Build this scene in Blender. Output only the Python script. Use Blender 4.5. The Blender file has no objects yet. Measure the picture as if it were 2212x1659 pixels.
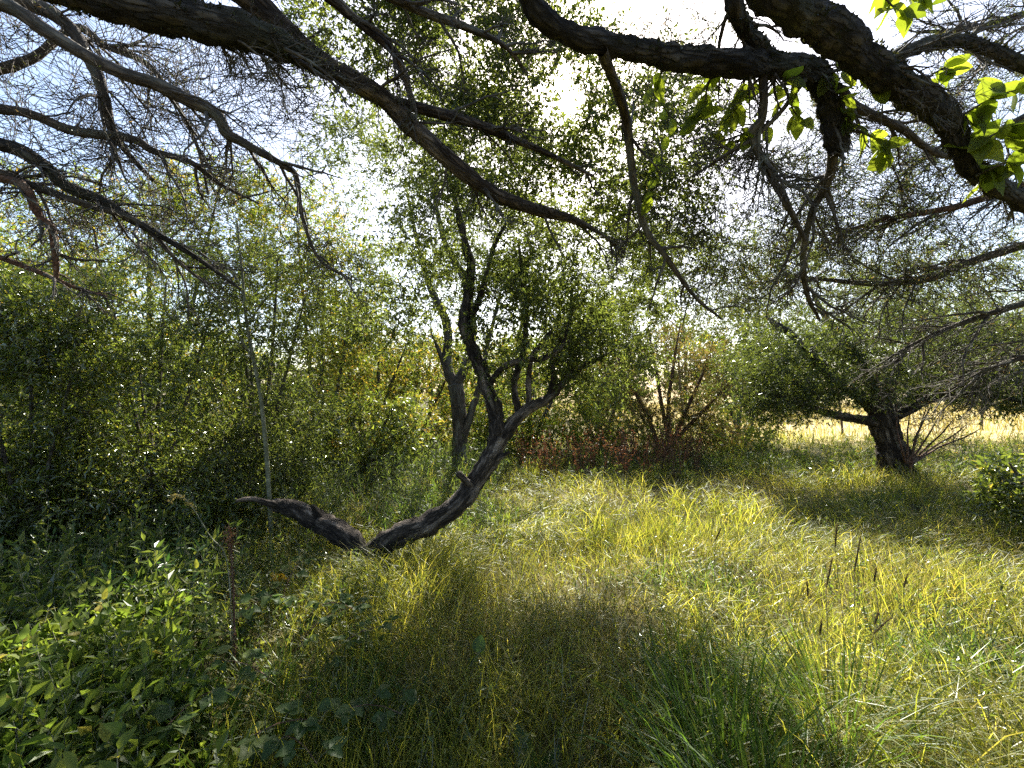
import bpy, math, random
import numpy as np
from mathutils import Vector, noise

random.seed(11)
rng = np.random.default_rng(11)
scene = bpy.context.scene
COL = scene.collection

# ------------------------------------------------------------------ camera
CAM_H = 1.6
FPX, CX, CY = 928.0, 1106.0, 829.5            # lens in units of a 2212 px wide picture
PITCH = math.radians(1.5)
cam_d = bpy.data.cameras.new('camera')
cam = bpy.data.objects.new('camera', cam_d)
COL.objects.link(cam)
cam.location = (0, 0, CAM_H)
cam.rotation_euler = (math.radians(90) + PITCH, 0, 0)
cam_d.sensor_width = 36.0
cam_d.lens = 36.0 * FPX / 2212.0
cam_d.clip_start = 0.05
cam_d.clip_end = 2000
scene.camera = cam

# ------------------------------------------------------------------ sky and sun
SUN_EL, SUN_AZ = math.radians(41.5), math.radians(9.6)      # azimuth clockwise from +Y
world = bpy.data.worlds.new('World')
scene.world = world
world.use_nodes = True
wn = world.node_tree
bg = wn.nodes['Background']
sky = wn.nodes.new('ShaderNodeTexSky')
sky.sky_type = 'NISHITA'
sky.sun_disc = False
sky.sun_elevation = SUN_EL
sky.sun_rotation = SUN_AZ
sky.altitude = 100
sky.air_density = 1.0
sky.dust_density = 2.0
sky.ozone_density = 1.0
wn.links.new(sky.outputs[0], bg.inputs[0])
bg.inputs[1].default_value = 0.085

sun_vec = Vector((math.sin(SUN_AZ) * math.cos(SUN_EL), math.cos(SUN_AZ) * math.cos(SUN_EL), math.sin(SUN_EL)))
sun_d = bpy.data.lights.new('sun', 'SUN')
sun = bpy.data.objects.new('sun', sun_d)
COL.objects.link(sun)
sun_d.energy = 5.0
sun_d.angle = math.radians(0.5)
sun_d.color = (1.0, 0.95, 0.86)
sun.rotation_euler = (-sun_vec).to_track_quat('-Z', 'Y').to_euler()
sun.location = (0, 0, 30)

vs = scene.view_settings
vs.view_transform = 'Standard'
vs.look = 'None'
vs.gamma = 1.0
vs.use_curve_mapping = False
vs.exposure = 2.0

cy = scene.cycles
cy.use_denoising = False
cy.max_bounces = 5
cy.diffuse_bounces = 4
cy.glossy_bounces = 1
cy.transmission_bounces = 2
cy.transparent_max_bounces = 4
cy.volume_bounces = 0
cy.use_adaptive_sampling = True
cy.adaptive_threshold = 0.02
cy.sample_clamp_indirect = 6.0
cy.caustics_reflective = False
cy.caustics_refractive = False

# ------------------------------------------------------------------ small maths
CP, SP = math.cos(PITCH), math.sin(PITCH)

def at(px, py, d):
    """Point whose forward distance is d metres on the sight line of a picture position."""
    x = (px - CX) / FPX
    u = (CY - py) / FPX
    y, z = CP - u * SP, SP + u * CP
    s = d / y
    return np.array([x * s, d, CAM_H + z * s])

def gz(x, y):
    """Height of the ground."""
    r = np.hypot(x, y)
    h = 0.05 * np.sin(x * 1.3 + 0.7) * np.cos(y * 1.1 + 0.3) + 0.06 * np.sin(x * 0.45 + y * 0.6 + 1.0) + 0.03 * np.sin(x * 2.9 - y * 2.3)
    return h * np.clip(r / 3.0, 0, 1) * np.clip(30.0 / (r + 1e-6), 0, 1) * 0.9

def ground_at(px, py, lift=0.0):
    x = (px - CX) / FPX
    u = (CY - py) / FPX
    y, z = CP - u * SP, SP + u * CP
    d = 5.0
    for _ in range(6):
        s = d / y
        d = max(0.8, (float(gz(x * s, d)) + lift - CAM_H) / z * y) if z < -1e-3 else 60
    s = d / y
    return np.array([x * s, d, float(gz(x * s, d))])

def unit(v):
    return v / (np.linalg.norm(v, axis=-1, keepdims=True) + 1e-9)

def smooth(p, n):
    """Catmull-Rom through rows of p (any number of columns), n samples."""
    p = np.asarray(p, float)
    q = np.vstack([2 * p[0] - p[1], p, 2 * p[-1] - p[-2]])
    t = np.linspace(0, len(p) - 1 - 1e-6, n)
    i = t.astype(int)
    f = (t - i)[:, None]
    a, b, c, d = q[i], q[i + 1], q[i + 2], q[i + 3]
    return 0.5 * (2 * b + (c - a) * f + (2 * a - 5 * b + 4 * c - d) * f ** 2 + (3 * b - a - 3 * c + d) * f ** 3)

# ------------------------------------------------------------------ mesh building
class Acc:
    def __init__(self):
        self.v, self.f, self.m, self.n = [], [], [], 0
    def add(self, v, *faces, mat=0):
        v = np.asarray(v, np.float32).reshape(-1, 3)
        for f in faces:
            self.f.append(np.asarray(f, np.int32) + self.n)
            self.m.append(mat)
        self.v.append(v)
        self.n += len(v)
    def mesh(self, name, mats, smooth_shade=True):
        me = bpy.data.meshes.new(name)
        v = np.concatenate(self.v)
        me.vertices.add(len(v))
        me.vertices.foreach_set('co', v.ravel())
        li = np.concatenate([f.ravel() for f in self.f])
        tot = np.concatenate([np.full(len(f), f.shape[1], np.int32) for f in self.f])
        mi = np.concatenate([np.full(len(f), m, np.int32) for f, m in zip(self.f, self.m)])
        st = np.concatenate([[0], np.cumsum(tot)[:-1]]).astype(np.int32)
        me.loops.add(len(li))
        me.loops.foreach_set('vertex_index', li)
        me.polygons.add(len(tot))
        me.polygons.foreach_set('loop_start', st)
        me.polygons.foreach_set('loop_total', tot)
        me.polygons.foreach_set('material_index', mi)
        me.polygons.foreach_set('use_smooth', np.full(len(tot), smooth_shade))
        for m in (mats if isinstance(mats, (list, tuple)) else [mats]):
            me.materials.append(m)
        me.update()
        me.validate()
        return me

def link(name, me, parent=None, loc=None, **props):
    o = bpy.data.objects.new(name, me)
    COL.objects.link(o)
    if parent is not None:
        o.parent = parent
    if loc is not None:
        o.location = loc
    for k, v in props.items():
        o[k] = v
    return o

def thing(name, label, category, loc, group=None):
    o = bpy.data.objects.new(name, None)
    o.empty_display_size = 0.1
    COL.objects.link(o)
    o.location = loc
    o['label'] = label
    o['category'] = category
    if group:
        o['group'] = group
    return o

def tubes(acc, P, R, sides=4, mat=0, cap=False):
    """Many tapered tubes at once. P (N,K,3), R (N,K)."""
    N, K, _ = P.shape
    if N == 0:
        return
    T = np.empty_like(P)
    T[:, 1:-1] = P[:, 2:] - P[:, :-2]
    T[:, 0] = P[:, 1] - P[:, 0]
    T[:, -1] = P[:, -1] - P[:, -2]
    T = unit(T)
    mean = unit(P[:, -1] - P[:, 0])
    ref = np.where(np.abs(mean[:, 2:3]) < 0.8, np.array([[0, 0, 1.0]]), np.array([[1.0, 0, 0]]))
    ref = unit(np.cross(mean, ref))[:, None, :].repeat(K, 1)
    A = unit(np.cross(T, ref))
    B = np.cross(T, A)
    th = np.arange(sides) * 2 * math.pi / sides
    V = P[:, :, None, :] + R[:, :, None, None] * (A[:, :, None, :] * np.cos(th)[None, None, :, None] + B[:, :, None, :] * np.sin(th)[None, None, :, None])
    base = (np.arange(N) * K * sides)[:, None, None]
    k = np.arange(K - 1)[None, :, None] * sides
    s = np.arange(sides)[None, None, :]
    s2 = (s + 1) % sides
    F = np.stack([base + k + s, base + k + s2, base + k + sides + s2, base + k + sides + s], -1).reshape(-1, 4)
    acc.add(V.reshape(-1, 3), F, mat=mat)

def limb_mesh(name, pts, mat, n=None, sides=12, knob=0.16, seed=0.0, flare=0.0):
    """One thick limb: rows (x, y, z, r), knobbly bark outline, closed ends."""
    pts = np.asarray(pts, float)
    L = np.linalg.norm(np.diff(pts[:, :3], axis=0), axis=1).sum()
    n = n or int(max(10, min(170, L / (0.09 if sides < 10 else max(0.012, min(0.035, pts[:, 3].max() * 0.32)) if pts[0, 3] > 0.03 else 0.04))))
    q = smooth(pts, n)
    P, R = q[:, :3], np.abs(q[:, 3])
    if flare:
        R = R * (1 + flare * np.exp(-np.linspace(0, L, n) / 0.22))
    T = np.gradient(P, axis=0)
    T = unit(T)
    A = np.empty_like(P)
    a = np.cross(T[0], [0.3, 0.2, 1.0])
    for i in range(n):                      # carry one frame along the limb
        a = a - T[i] * np.dot(a, T[i])
        a = a / (np.linalg.norm(a) + 1e-9)
        A[i] = a
    B = np.cross(T, A)
    th = np.arange(sides) * 2 * math.pi / sides
    rad = A[:, None, :] * np.cos(th)[None, :, None] + B[:, None, :] * np.sin(th)[None, :, None]
    V = P[:, None, :] + R[:, None, None] * rad
    for i in range(n):
        for j in range(sides):
            c = Vector(V[i, j]) + Vector((seed, seed * 1.7, 0))
            k = noise.noise(c * 6.0) * 0.9 + noise.noise(c * 17.0) * 0.75 + noise.noise(c * 45.0) * 0.55
            V[i, j] += rad[i, j] * R[i] * knob * k
    acc = Acc()
    k = np.arange(n - 1)[:, None] * sides
    s = np.arange(sides)[None, :]
    s2 = (s + 1) % sides
    F = np.stack([k + s, k + s2, k + sides + s2, k + sides + s], -1).reshape(-1, 4)
    acc.add(V.reshape(-1, 3), F)
    tip = P[-1] + T[-1] * R[-1] * 0.6
    acc.add(np.vstack([V[-1], tip[None]]), np.array([[j, (j + 1) % sides, sides] for j in range(sides)]))
    me = acc.mesh(name, mat)
    sl = np.concatenate([[0], np.cumsum(np.linalg.norm(np.diff(P, axis=0), axis=1))])
    rm = np.maximum(R, 0.01)
    co = np.stack([rm[:, None] * np.cos(th)[None], rm[:, None] * np.sin(th)[None], (sl[:, None] * 0.24 + seed * 1.3).repeat(sides, 1)], -1).reshape(-1, 3)
    co = np.vstack([co, co[-sides:], co[-1:]])
    if len(co) == len(me.vertices):
        me.attributes.new('bark_co', 'FLOAT_VECTOR', 'POINT').data.foreach_set('vector', co.astype(np.float32).ravel())
    return me

def pick(P, t):
    """Point and tangent at parameter t of polylines P (N,K,3)."""
    K = P.shape[1]
    x = np.clip(t, 0, 0.999) * (K - 1)
    i = x.astype(int)
    f = (x - i)[:, None]
    n = np.arange(len(P))
    a, b = P[n, i], P[n, i + 1]
    return a * (1 - f) + b * f, unit(b - a)

def spawn(P, R, n, t0, t1, ang, length, r0, K=5, wig=0.25, droop=0.0, flat=0.0, taper=0.25, lmin=0.5):
    """n side shoots on each polyline."""
    N = len(P)
    if N == 0:
        return P[:0], R[:0]
    Pp = np.repeat(P, n, 0)
    t = rng.uniform(t0, t1, N * n)
    o, tan = pick(Pp, t)
    rnd = rng.normal(size=(N * n, 3))
    rnd[:, 2] *= (1 - flat)
    perp = unit(rnd - tan * (rnd * tan).sum(1, keepdims=True))
    a = rng.normal(ang, 0.22, N * n)[:, None]
    d = unit(tan * np.cos(a) + perp * np.sin(a))
    plen = np.linalg.norm(np.diff(P, axis=1), axis=2).sum(1)
    L = np.minimum(length, np.repeat(plen, n) * 0.7) * rng.uniform(lmin, 1.15, N * n) * (1.1 - 0.6 * t)
    step = (L / (K - 1))[:, None]
    out = np.empty((N * n, K, 3))
    out[:, 0] = o
    for k in range(1, K):
        out[:, k] = out[:, k - 1] + d * step
        d = unit(d + rng.normal(size=d.shape) * wig + np.array([0, 0, -droop]))
    rp = np.repeat(R, n, 0)
    x = np.clip(t, 0, 0.999) * (P.shape[1] - 1)
    rr = np.minimum(rp[np.arange(N * n), x.astype(int)] * 0.7, r0 * rng.uniform(0.7, 1.2, N * n))
    RR = rr[:, None] * np.linspace(1, taper, K)[None]
    return out, RR

def leaf_quads(acc, pos, d, nrm, L, W, mat=0, fold=0.18):
    """Folded pointed leaves, two faces each."""
    n = len(pos)
    d = unit(d)
    s = unit(np.cross(d, nrm))
    u = np.cross(s, d)
    L, W = L[:, None], W[:, None]
    b = pos
    t = pos + d * L - u * L * 0.08
    m = pos + d * L * 0.45
    l = m + s * W * 0.5 + u * W * fold
    r = m - s * W * 0.5 + u * W * fold
    V = np.stack([b, r, t, l], 1).reshape(-1, 3)
    i = np.arange(n)[:, None] * 4
    acc.add(V, np.concatenate([i + np.array([[0, 1, 2]]), i + np.array([[0, 2, 3]])]), mat=mat)

def leaf_tris(acc, pos, d, nrm, L, W, mat=0):
    """Plain three-cornered leaves for crowns farther off."""
    n = len(pos)
    s = unit(np.cross(d, nrm))
    m = pos + d * (L * 0.35)[:, None]
    V = np.stack([pos + s * (W * 0.08)[:, None], m + s * (W * 0.55)[:, None], pos + d * L[:, None] - s * (W * 0.35)[:, None]], 1).reshape(-1, 3)
    acc.add(V, np.arange(n * 3).reshape(-1, 3), mat=mat)

def leaves_on(acc, P, m, L, W, mat=0, t0=0.15, upb=0.7, lr=0.35, tilt=0.55, tri=False):
    """m leaves along every twig polyline of P."""
    N = len(P)
    Pp = np.repeat(P, m, 0)
    t = rng.uniform(t0, 1.0, N * m)
    o, tan = pick(Pp, t)
    rnd = unit(rng.normal(size=o.shape))
    d = unit(tan * 0.7 + rnd * 0.9 + np.array([0, 0, -0.12]))
    nrm = np.array([0, 0, 1.0]) * upb + rng.normal(size=o.shape) * tilt
    LL = (np.repeat(L, m) if np.ndim(L) else L) * rng.uniform(1 - lr, 1 + lr, N * m)
    if tri:
        leaf_tris(acc, o, d, nrm, LL * 1.1, LL * W * rng.uniform(0.9, 1.4, N * m), mat)
    else:
        leaf_quads(acc, o, d, nrm, LL, LL * W * rng.uniform(0.8, 1.2, N * m), mat)

def needles_on(acc, P, m, L, w, mat=0, t0=0.0, spread=0.9):
    N = len(P)
    Pp = np.repeat(P, m, 0)
    o, tan = pick(Pp, rng.uniform(t0, 1.0, N * m))
    d = unit(tan * 0.8 + unit(rng.normal(size=o.shape)) * spread)
    s = unit(np.cross(d, rng.normal(size=o.shape)))
    LL = (L * rng.uniform(0.6, 1.2, N * m))[:, None]
    V = np.stack([o - s * w * 0.5, o + s * w * 0.5, o + d * LL], 1).reshape(-1, 3)
    acc.add(V, np.arange(N * m * 3).reshape(-1, 3), mat=mat)

# ------------------------------------------------------------------ materials
def new_mat(name):
    m = bpy.data.materials.new(name)
    m.use_nodes = True
    nt = m.node_tree
    nt.nodes.clear()
    return m, nt, nt.nodes.new('ShaderNodeOutputMaterial')

def ramp(nt, stops):
    r = nt.nodes.new('ShaderNodeValToRGB')
    e = r.color_ramp.elements
    while len(e) < len(stops):
        e.new(0.5)
    for x, (p, c) in zip(e, stops):
        x.position = p
        x.color = (*c, 1)
    return r

def leaf_mat(name, stops, trans_gain=1.5, trans_tint=(1.0, 1.0, 0.55), gloss=0.05, rough=0.35, mixf=0.5, island=True):
    """Leaf with a diffuse side, light passing through and a waxy sheen; colour differs from leaf to leaf."""
    m, nt, out = new_mat(name)
    N, Lk = nt.nodes, nt.links
    if island:
        g = N.new('ShaderNodeNewGeometry')
        src = g.outputs['Random Per Island']
    else:
        g = N.new('ShaderNodeObjectInfo')
        src = g.outputs['Random']
    r = ramp(nt, stops)
    Lk.new(src, r.inputs[0])
    tex = N.new('ShaderNodeTexNoise')
    tex.inputs['Scale'].default_value = 2.2
    tex.inputs['Detail'].default_value = 2
    geo = N.new('ShaderNodeNewGeometry')
    Lk.new(geo.outputs['Position'], tex.inputs['Vector'])
    hsv = N.new('ShaderNodeHueSaturation')
    mp = N.new('ShaderNodeMapRange')
    mp.inputs[1].default_value, mp.inputs[2].default_value = 0.3, 0.7
    mp.inputs[3].default_value, mp.inputs[4].default_value = 0.75, 1.25
    Lk.new(tex.outputs['Fac'], mp.inputs[0])
    Lk.new(mp.outputs[0], hsv.inputs['Value'])
    Lk.new(r.outputs[0], hsv.inputs['Color'])
    dif = N.new('ShaderNodeBsdfDiffuse')
    Lk.new(hsv.outputs[0], dif.inputs['Color'])
    mul = N.new('ShaderNodeMixRGB')
    mul.blend_type = 'MULTIPLY'
    mul.inputs[0].default_value = 1.0
    mul.inputs[2].default_value = (*[c * trans_gain for c in trans_tint], 1)
    Lk.new(hsv.outputs[0], mul.inputs[1])
    tr = N.new('ShaderNodeBsdfTranslucent')
    Lk.new(mul.outputs[0], tr.inputs['Color'])
    mx = N.new('ShaderNodeMixShader')
    mx.inputs[0].default_value = mixf
    Lk.new(dif.outputs[0], mx.inputs[1])
    Lk.new(tr.outputs[0], mx.inputs[2])
    gl = N.new('ShaderNodeBsdfGlossy')
    gl.inputs['Roughness'].default_value = rough
    gl.inputs['Color'].default_value = (0.9, 0.95, 0.9, 1)
    fr = N.new('ShaderNodeLayerWeight')
    fr.inputs[0].default_value = 0.2
    ma = N.new('ShaderNodeMath')
    ma.operation = 'MULTIPLY_ADD'
    ma.inputs[1].default_value = 0.06
    ma.inputs[2].default_value = gloss * 0.35
    Lk.new(fr.outputs['Fresnel'], ma.inputs[0])
    mx2 = N.new('ShaderNodeMixShader')
    Lk.new(ma.outputs[0], mx2.inputs[0])
    Lk.new(mx.outputs[0], mx2.inputs[1])
    Lk.new(gl.outputs[0], mx2.inputs[2])
    Lk.new(mx2.outputs[0], out.inputs[0])
    return m

def bark_mat(name, dark, mid, pale, scale=9.0, lichen=0.35, lichen_col=(0.34, 0.36, 0.28), bump=0.6, along=False):
    m, nt, out = new_mat(name)
    N, Lk = nt.nodes, nt.links
    if along:
        at_ = N.new('ShaderNodeAttribute')
        at_.attribute_name = 'bark_co'
        co = at_.outputs['Vector']
    else:
        co = N.new('ShaderNodeTexCoord').outputs['Object']
    n1 = N.new('ShaderNodeTexNoise')
    n1.inputs['Scale'].default_value = scale
    n1.inputs['Detail'].default_value = 8
    n1.inputs['Roughness'].default_value = 0.65
    Lk.new(co, n1.inputs['Vector'])
    r1 = ramp(nt, [(0.3, dark), (0.5, mid), (0.72, pale)])
    Lk.new(n1.outputs['Fac'], r1.inputs[0])
    vo = N.new('ShaderNodeTexVoronoi')
    vo.feature = 'DISTANCE_TO_EDGE'
    vo.inputs['Scale'].default_value = scale * 3.2
    mixv = N.new('ShaderNodeMixRGB')
    mixv.inputs[0].default_value = 0.06
    Lk.new(co, mixv.inputs[1])
    Lk.new(n1.outputs['Color'], mixv.inputs[2])
    Lk.new(mixv.outputs[0], vo.inputs['Vector'])
    r2 = ramp(nt, [(0.0, (0.3, 0.3, 0.3)), (0.22, (1, 1, 1))])
    Lk.new(vo.outputs['Distance'], r2.inputs[0])
    mu = N.new('ShaderNodeMixRGB')
    mu.blend_type = 'MULTIPLY'
    mu.inputs[0].default_value = 0.8
    Lk.new(r1.outputs[0], mu.inputs[1])
    Lk.new(r2.outputs[0], mu.inputs[2])
    n2 = N.new('ShaderNodeTexNoise')
    n2.inputs['Scale'].default_value = scale * 0.9
    n2.inputs['Detail'].default_value = 6
    mpn = N.new('ShaderNodeMapping')
    mpn.inputs['Location'].default_value = (3.1, 7.7, 1.9)
    Lk.new(co, mpn.inputs[0])
    Lk.new(mpn.outputs[0], n2.inputs['Vector'])
    r3 = ramp(nt, [(0.5, (0, 0, 0)), (0.72, (lichen,) * 3)])
    Lk.new(n2.outputs['Fac'], r3.inputs[0])
    mx = N.new('ShaderNodeMixRGB')
    Lk.new(r3.outputs[0], mx.inputs[0])
    Lk.new(mu.outputs[0], mx.inputs[1])
    mx.inputs[2].default_value = (*lichen_col, 1)
    b = N.new('ShaderNodeBsdfPrincipled')
    b.inputs['Roughness'].default_value = 0.85
    b.inputs['Specular IOR Level'].default_value = 0.25
    Lk.new(mx.outputs[0], b.inputs['Base Color'])
    bp = N.new('ShaderNodeBump')
    bp.inputs['Strength'].default_value = bump
    bp.inputs['Distance'].default_value = 0.02
    add = N.new('ShaderNodeMath')
    add.operation = 'ADD'
    Lk.new(r2.outputs[0], add.inputs[0])
    Lk.new(n1.outputs['Fac'], add.inputs[1])
    Lk.new(add.outputs[0], bp.inputs['Height'])
    Lk.new(bp.outputs[0], b.inputs['Normal'])
    Lk.new(b.outputs[0], out.inputs[0])
    return m

BARK = bark_mat('bark_grey', (0.04, 0.03, 0.022), (0.1, 0.079, 0.058), (0.2, 0.16, 0.12), scale=12, along=True)
BARK_OLD = bark_mat('bark_old', (0.03, 0.021, 0.014), (0.085, 0.061, 0.042), (0.19, 0.145, 0.1), scale=12, lichen=0.8, lichen_col=(0.38, 0.31, 0.24), bump=1.0, along=True)
BARK_CROOKED = bark_mat('bark_crooked', (0.018, 0.013, 0.009), (0.055, 0.041, 0.029), (0.14, 0.108, 0.078), scale=16, lichen=0.85, lichen_col=(0.36, 0.29, 0.225), bump=1.0, along=True)
BARK_MOSS = bark_mat('bark_mossy', (0.022, 0.018, 0.014), (0.06, 0.05, 0.038), (0.13, 0.11, 0.085), scale=12, lichen=0.6, lichen_col=(0.065, 0.07, 0.035), bump=1.0, along=True)
BARK_RED = bark_mat('bark_reddish', (0.07, 0.035, 0.022), (0.17, 0.085, 0.05), (0.28, 0.16, 0.1), scale=10, lichen=0.2)
TWIG = bark_mat('twig_bark', (0.045, 0.036, 0.028), (0.1, 0.082, 0.064), (0.17, 0.14, 0.11), scale=14, bump=0.1)
TWIG_PALE = bark_mat('pale_stem', (0.12, 0.13, 0.08), (0.2, 0.2, 0.12), (0.3, 0.29, 0.2), scale=14, bump=0.1)

WILLOW = leaf_mat('willow_leaf', [(0, (0.055, 0.075, 0.013)), (0.5, (0.085, 0.11, 0.021)), (0.9, (0.13, 0.15, 0.032)), (1, (0.2, 0.16, 0.03))], 2.6, gloss=0.17, rough=0.28)
SMALL = leaf_mat('small_leaf', [(0, (0.045, 0.06, 0.015)), (0.6, (0.08, 0.1, 0.025)), (1, (0.12, 0.13, 0.035))], 2.3, gloss=0.06, rough=0.35)
LIME = leaf_mat('lime_leaf', [(0, (0.06, 0.09, 0.013)), (0.6, (0.1, 0.13, 0.02)), (0.9, (0.17, 0.15, 0.025)), (1, (0.28, 0.17, 0.03))], 2.4, gloss=0.04)
YELLOW = leaf_mat('yellowing_leaf', [(0, (0.09, 0.11, 0.02)), (0.5, (0.17, 0.16, 0.03)), (0.85, (0.27, 0.2, 0.03)), (1, (0.3, 0.14, 0.05))], 1.9, gloss=0.04)
RUSSET = leaf_mat('russet_leaf', [(0, (0.09, 0.07, 0.03)), (0.6, (0.15, 0.115, 0.05)), (1, (0.13, 0.13, 0.04))], 1.7, trans_tint=(1, 0.9, 0.5), gloss=0.04)
DARKLEAF = leaf_mat('dark_leaf', [(0, (0.03, 0.042, 0.014)), (0.7, (0.06, 0.075, 0.018)), (1, (0.09, 0.105, 0.025))], 2.3, gloss=0.06)
MOSS = leaf_mat('moss_tuft', [(0, (0.03, 0.032, 0.016)), (0.7, (0.06, 0.06, 0.03)), (1, (0.11, 0.1, 0.06))], 0.8, gloss=0.0)
NEEDLE = leaf_mat('needles', [(0, (0.04, 0.055, 0.02)), (0.85, (0.07, 0.085, 0.028)), (1, (0.15, 0.09, 0.035))], 1.9, gloss=0.03)
FARLEAF = leaf_mat('far_leaf', [(0, (0.05, 0.07, 0.02)), (0.6, (0.08, 0.1, 0.03)), (1, (0.14, 0.14, 0.04))], 1.7, gloss=0.03)
BIGLEAF = leaf_mat('broad_leaf', [(0, (0.07, 0.095, 0.014)), (1, (0.115, 0.135, 0.022))], 2.8, trans_tint=(1.0, 1.0, 0.35), gloss=0.03, rough=0.45, mixf=0.6, island=False)
HERB = leaf_mat('herb_leaf', [(0, (0.05, 0.08, 0.02)), (0.6, (0.085, 0.12, 0.03)), (1, (0.14, 0.16, 0.035))], 2.5, gloss=0.015, rough=0.5, island=False)
HERB_LIME = leaf_mat('lime_herb_leaf', [(0, (0.09, 0.12, 0.02)), (0.8, (0.14, 0.165, 0.03)), (1, (0.24, 0.2, 0.04))], 2.4, gloss=0.03, rough=0.45, island=False)
HERB_DARK = leaf_mat('dark_herb_leaf', [(0, (0.035, 0.075, 0.02)), (1, (0.06, 0.11, 0.03))], 1.8, trans_tint=(0.85, 1.0, 0.45), gloss=0.05, island=False)
BRAMBLE = leaf_mat('bramble_leaf', [(0, (0.04, 0.07, 0.02)), (0.7, (0.07, 0.105, 0.032)), (1, (0.13, 0.15, 0.05))], 2.3, trans_tint=(0.9, 1.0, 0.5), gloss=0.03, rough=0.45, island=False)
GRASS = leaf_mat('grass_blade', [(0, (0.075, 0.09, 0.014)), (0.45, (0.125, 0.135, 0.022)), (0.8, (0.2, 0.19, 0.036)), (1, (0.3, 0.25, 0.07))], 2.8, trans_tint=(1, 1, 0.5), gloss=0.012, rough=0.5)
GRASS_LUSH = leaf_mat('lush_blade', [(0, (0.04, 0.078, 0.014)), (0.7, (0.07, 0.11, 0.02)), (1, (0.13, 0.145, 0.03))], 2.2, trans_tint=(1, 1, 0.5), gloss=0.006, rough=0.6)
STRAW = leaf_mat('straw_blade', [(0, (0.17, 0.145, 0.045)), (0.6, (0.26, 0.22, 0.08)), (1, (0.36, 0.3, 0.13))], 1.3, trans_tint=(1, 0.95, 0.65), gloss=0.01, rough=0.6)
LOWHERB = leaf_mat('low_herb_leaf', [(0, (0.055, 0.085, 0.014)), (0.6, (0.09, 0.125, 0.022)), (0.97, (0.14, 0.165, 0.03)), (1, (0.24, 0.17, 0.04))], 2.3, gloss=0.012, rough=0.5)
WEED = leaf_mat('weed_leaf', [(0, (0.045, 0.07, 0.016)), (0.6, (0.08, 0.11, 0.025)), (1, (0.13, 0.14, 0.035))], 2.2, gloss=0.05)
DRYRED = leaf_mat('dry_red_seed', [(0, (0.085, 0.045, 0.026)), (0.6, (0.14, 0.075, 0.042)), (1, (0.22, 0.14, 0.08))], 1.0, trans_tint=(1, 0.7, 0.5), gloss=0.02)
FLOWER = leaf_mat('yellow_petal', [(0, (0.6, 0.36, 0.02)), (1, (0.75, 0.5, 0.04))], 0.9, trans_tint=(1, 0.9, 0.3), gloss=0.02)
SEEDHEAD = leaf_mat('seed_head', [(0, (0.09, 0.075, 0.04)), (1, (0.16, 0.13, 0.07))], 1.0, trans_tint=(1, 0.9, 0.6), gloss=0.01)

# ------------------------------------------------------------------ the ground
def ground_mat():
    m, nt, out = new_mat('ground_soil_and_meadow')
    N, Lk = nt.nodes, nt.links
    g = N.new('ShaderNodeNewGeometry')
    n1 = N.new('ShaderNodeTexNoise')
    n1.inputs['Scale'].default_value = 3.0
    n1.inputs['Detail'].default_value = 8
    Lk.new(g.outputs['Position'], n1.inputs['Vector'])
    soil = ramp(nt, [(0.3, (0.035, 0.03, 0.015)), (0.5, (0.075, 0.065, 0.028)), (0.7, (0.13, 0.115, 0.05))])
    Lk.new(n1.outputs['Fac'], soil.inputs[0])
    n2 = N.new('ShaderNodeTexNoise')
    n2.inputs['Scale'].default_value = 0.35
    n2.inputs['Detail'].default_value = 9
    mp = N.new('ShaderNodeMapping')
    mp.inputs['Scale'].default_value = (0.5, 1.6, 1)
    Lk.new(g.outputs['Position'], mp.inputs[0])
    Lk.new(mp.outputs[0], n2.inputs['Vector'])
    mead = ramp(nt, [(0.35, (0.27, 0.24, 0.09)), (0.5, (0.42, 0.33, 0.16)), (0.68, (0.5, 0.4, 0.22))])
    Lk.new(n2.outputs['Fac'], mead.inputs[0])
    sx = N.new('ShaderNodeSeparateXYZ')
    Lk.new(g.outputs['Position'], sx.inputs[0])
    r = N.new('ShaderNodeMapRange')
    r.inputs[1].default_value, r.inputs[2].default_value = 10.5, 13.5
    Lk.new(sx.outputs['Y'], r.inputs[0])
    rx = N.new('ShaderNodeMapRange')
    rx.inputs[1].default_value, rx.inputs[2].default_value = 2.0, 7.0
    Lk.new(sx.outputs['X'], rx.inputs[0])
    mm = N.new('ShaderNodeMath')
    mm.operation = 'MULTIPLY'
    Lk.new(r.outputs[0], mm.inputs[0])
    Lk.new(rx.outputs[0], mm.inputs[1])
    mx = N.new('ShaderNodeMixRGB')
    Lk.new(mm.outputs[0], mx.inputs[0])
    Lk.new(soil.outputs[0], mx.inputs[1])
    Lk.new(mead.outputs[0], mx.inputs[2])
    b = N.new('ShaderNodeBsdfPrincipled')
    b.inputs['Roughness'].default_value = 1.0
    b.inputs['Specular IOR Level'].default_value = 0.1
    Lk.new(mx.outputs[0], b.inputs['Base Color'])
    bp = N.new('ShaderNodeBump')
    bp.inputs['Strength'].default_value = 0.6
    bp.inputs['Distance'].default_value = 0.05
    Lk.new(n1.outputs['Fac'], bp.inputs['Height'])
    Lk.new(bp.outputs[0], b.inputs['Normal'])
    Lk.new(b.outputs[0], out.inputs[0])
    return m

u = np.linspace(-1, 1, 141)
gx = np.sinh(u * 5.0) / math.sinh(5.0) * 400
gy = gx + 5
XX, YY = np.meshgrid(gx, gy)
acc = Acc()
n_ = len(u)
ii = (np.arange(n_ - 1)[:, None] * n_ + np.arange(n_ - 1)[None]).reshape(-1, 1)
acc.add(np.stack([XX, YY, gz(XX, YY)], -1).reshape(-1, 3), ii + np.array([[0, 1, n_ + 1, n_]]))
link('ground', acc.mesh('ground', ground_mat()), kind='structure')

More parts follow.
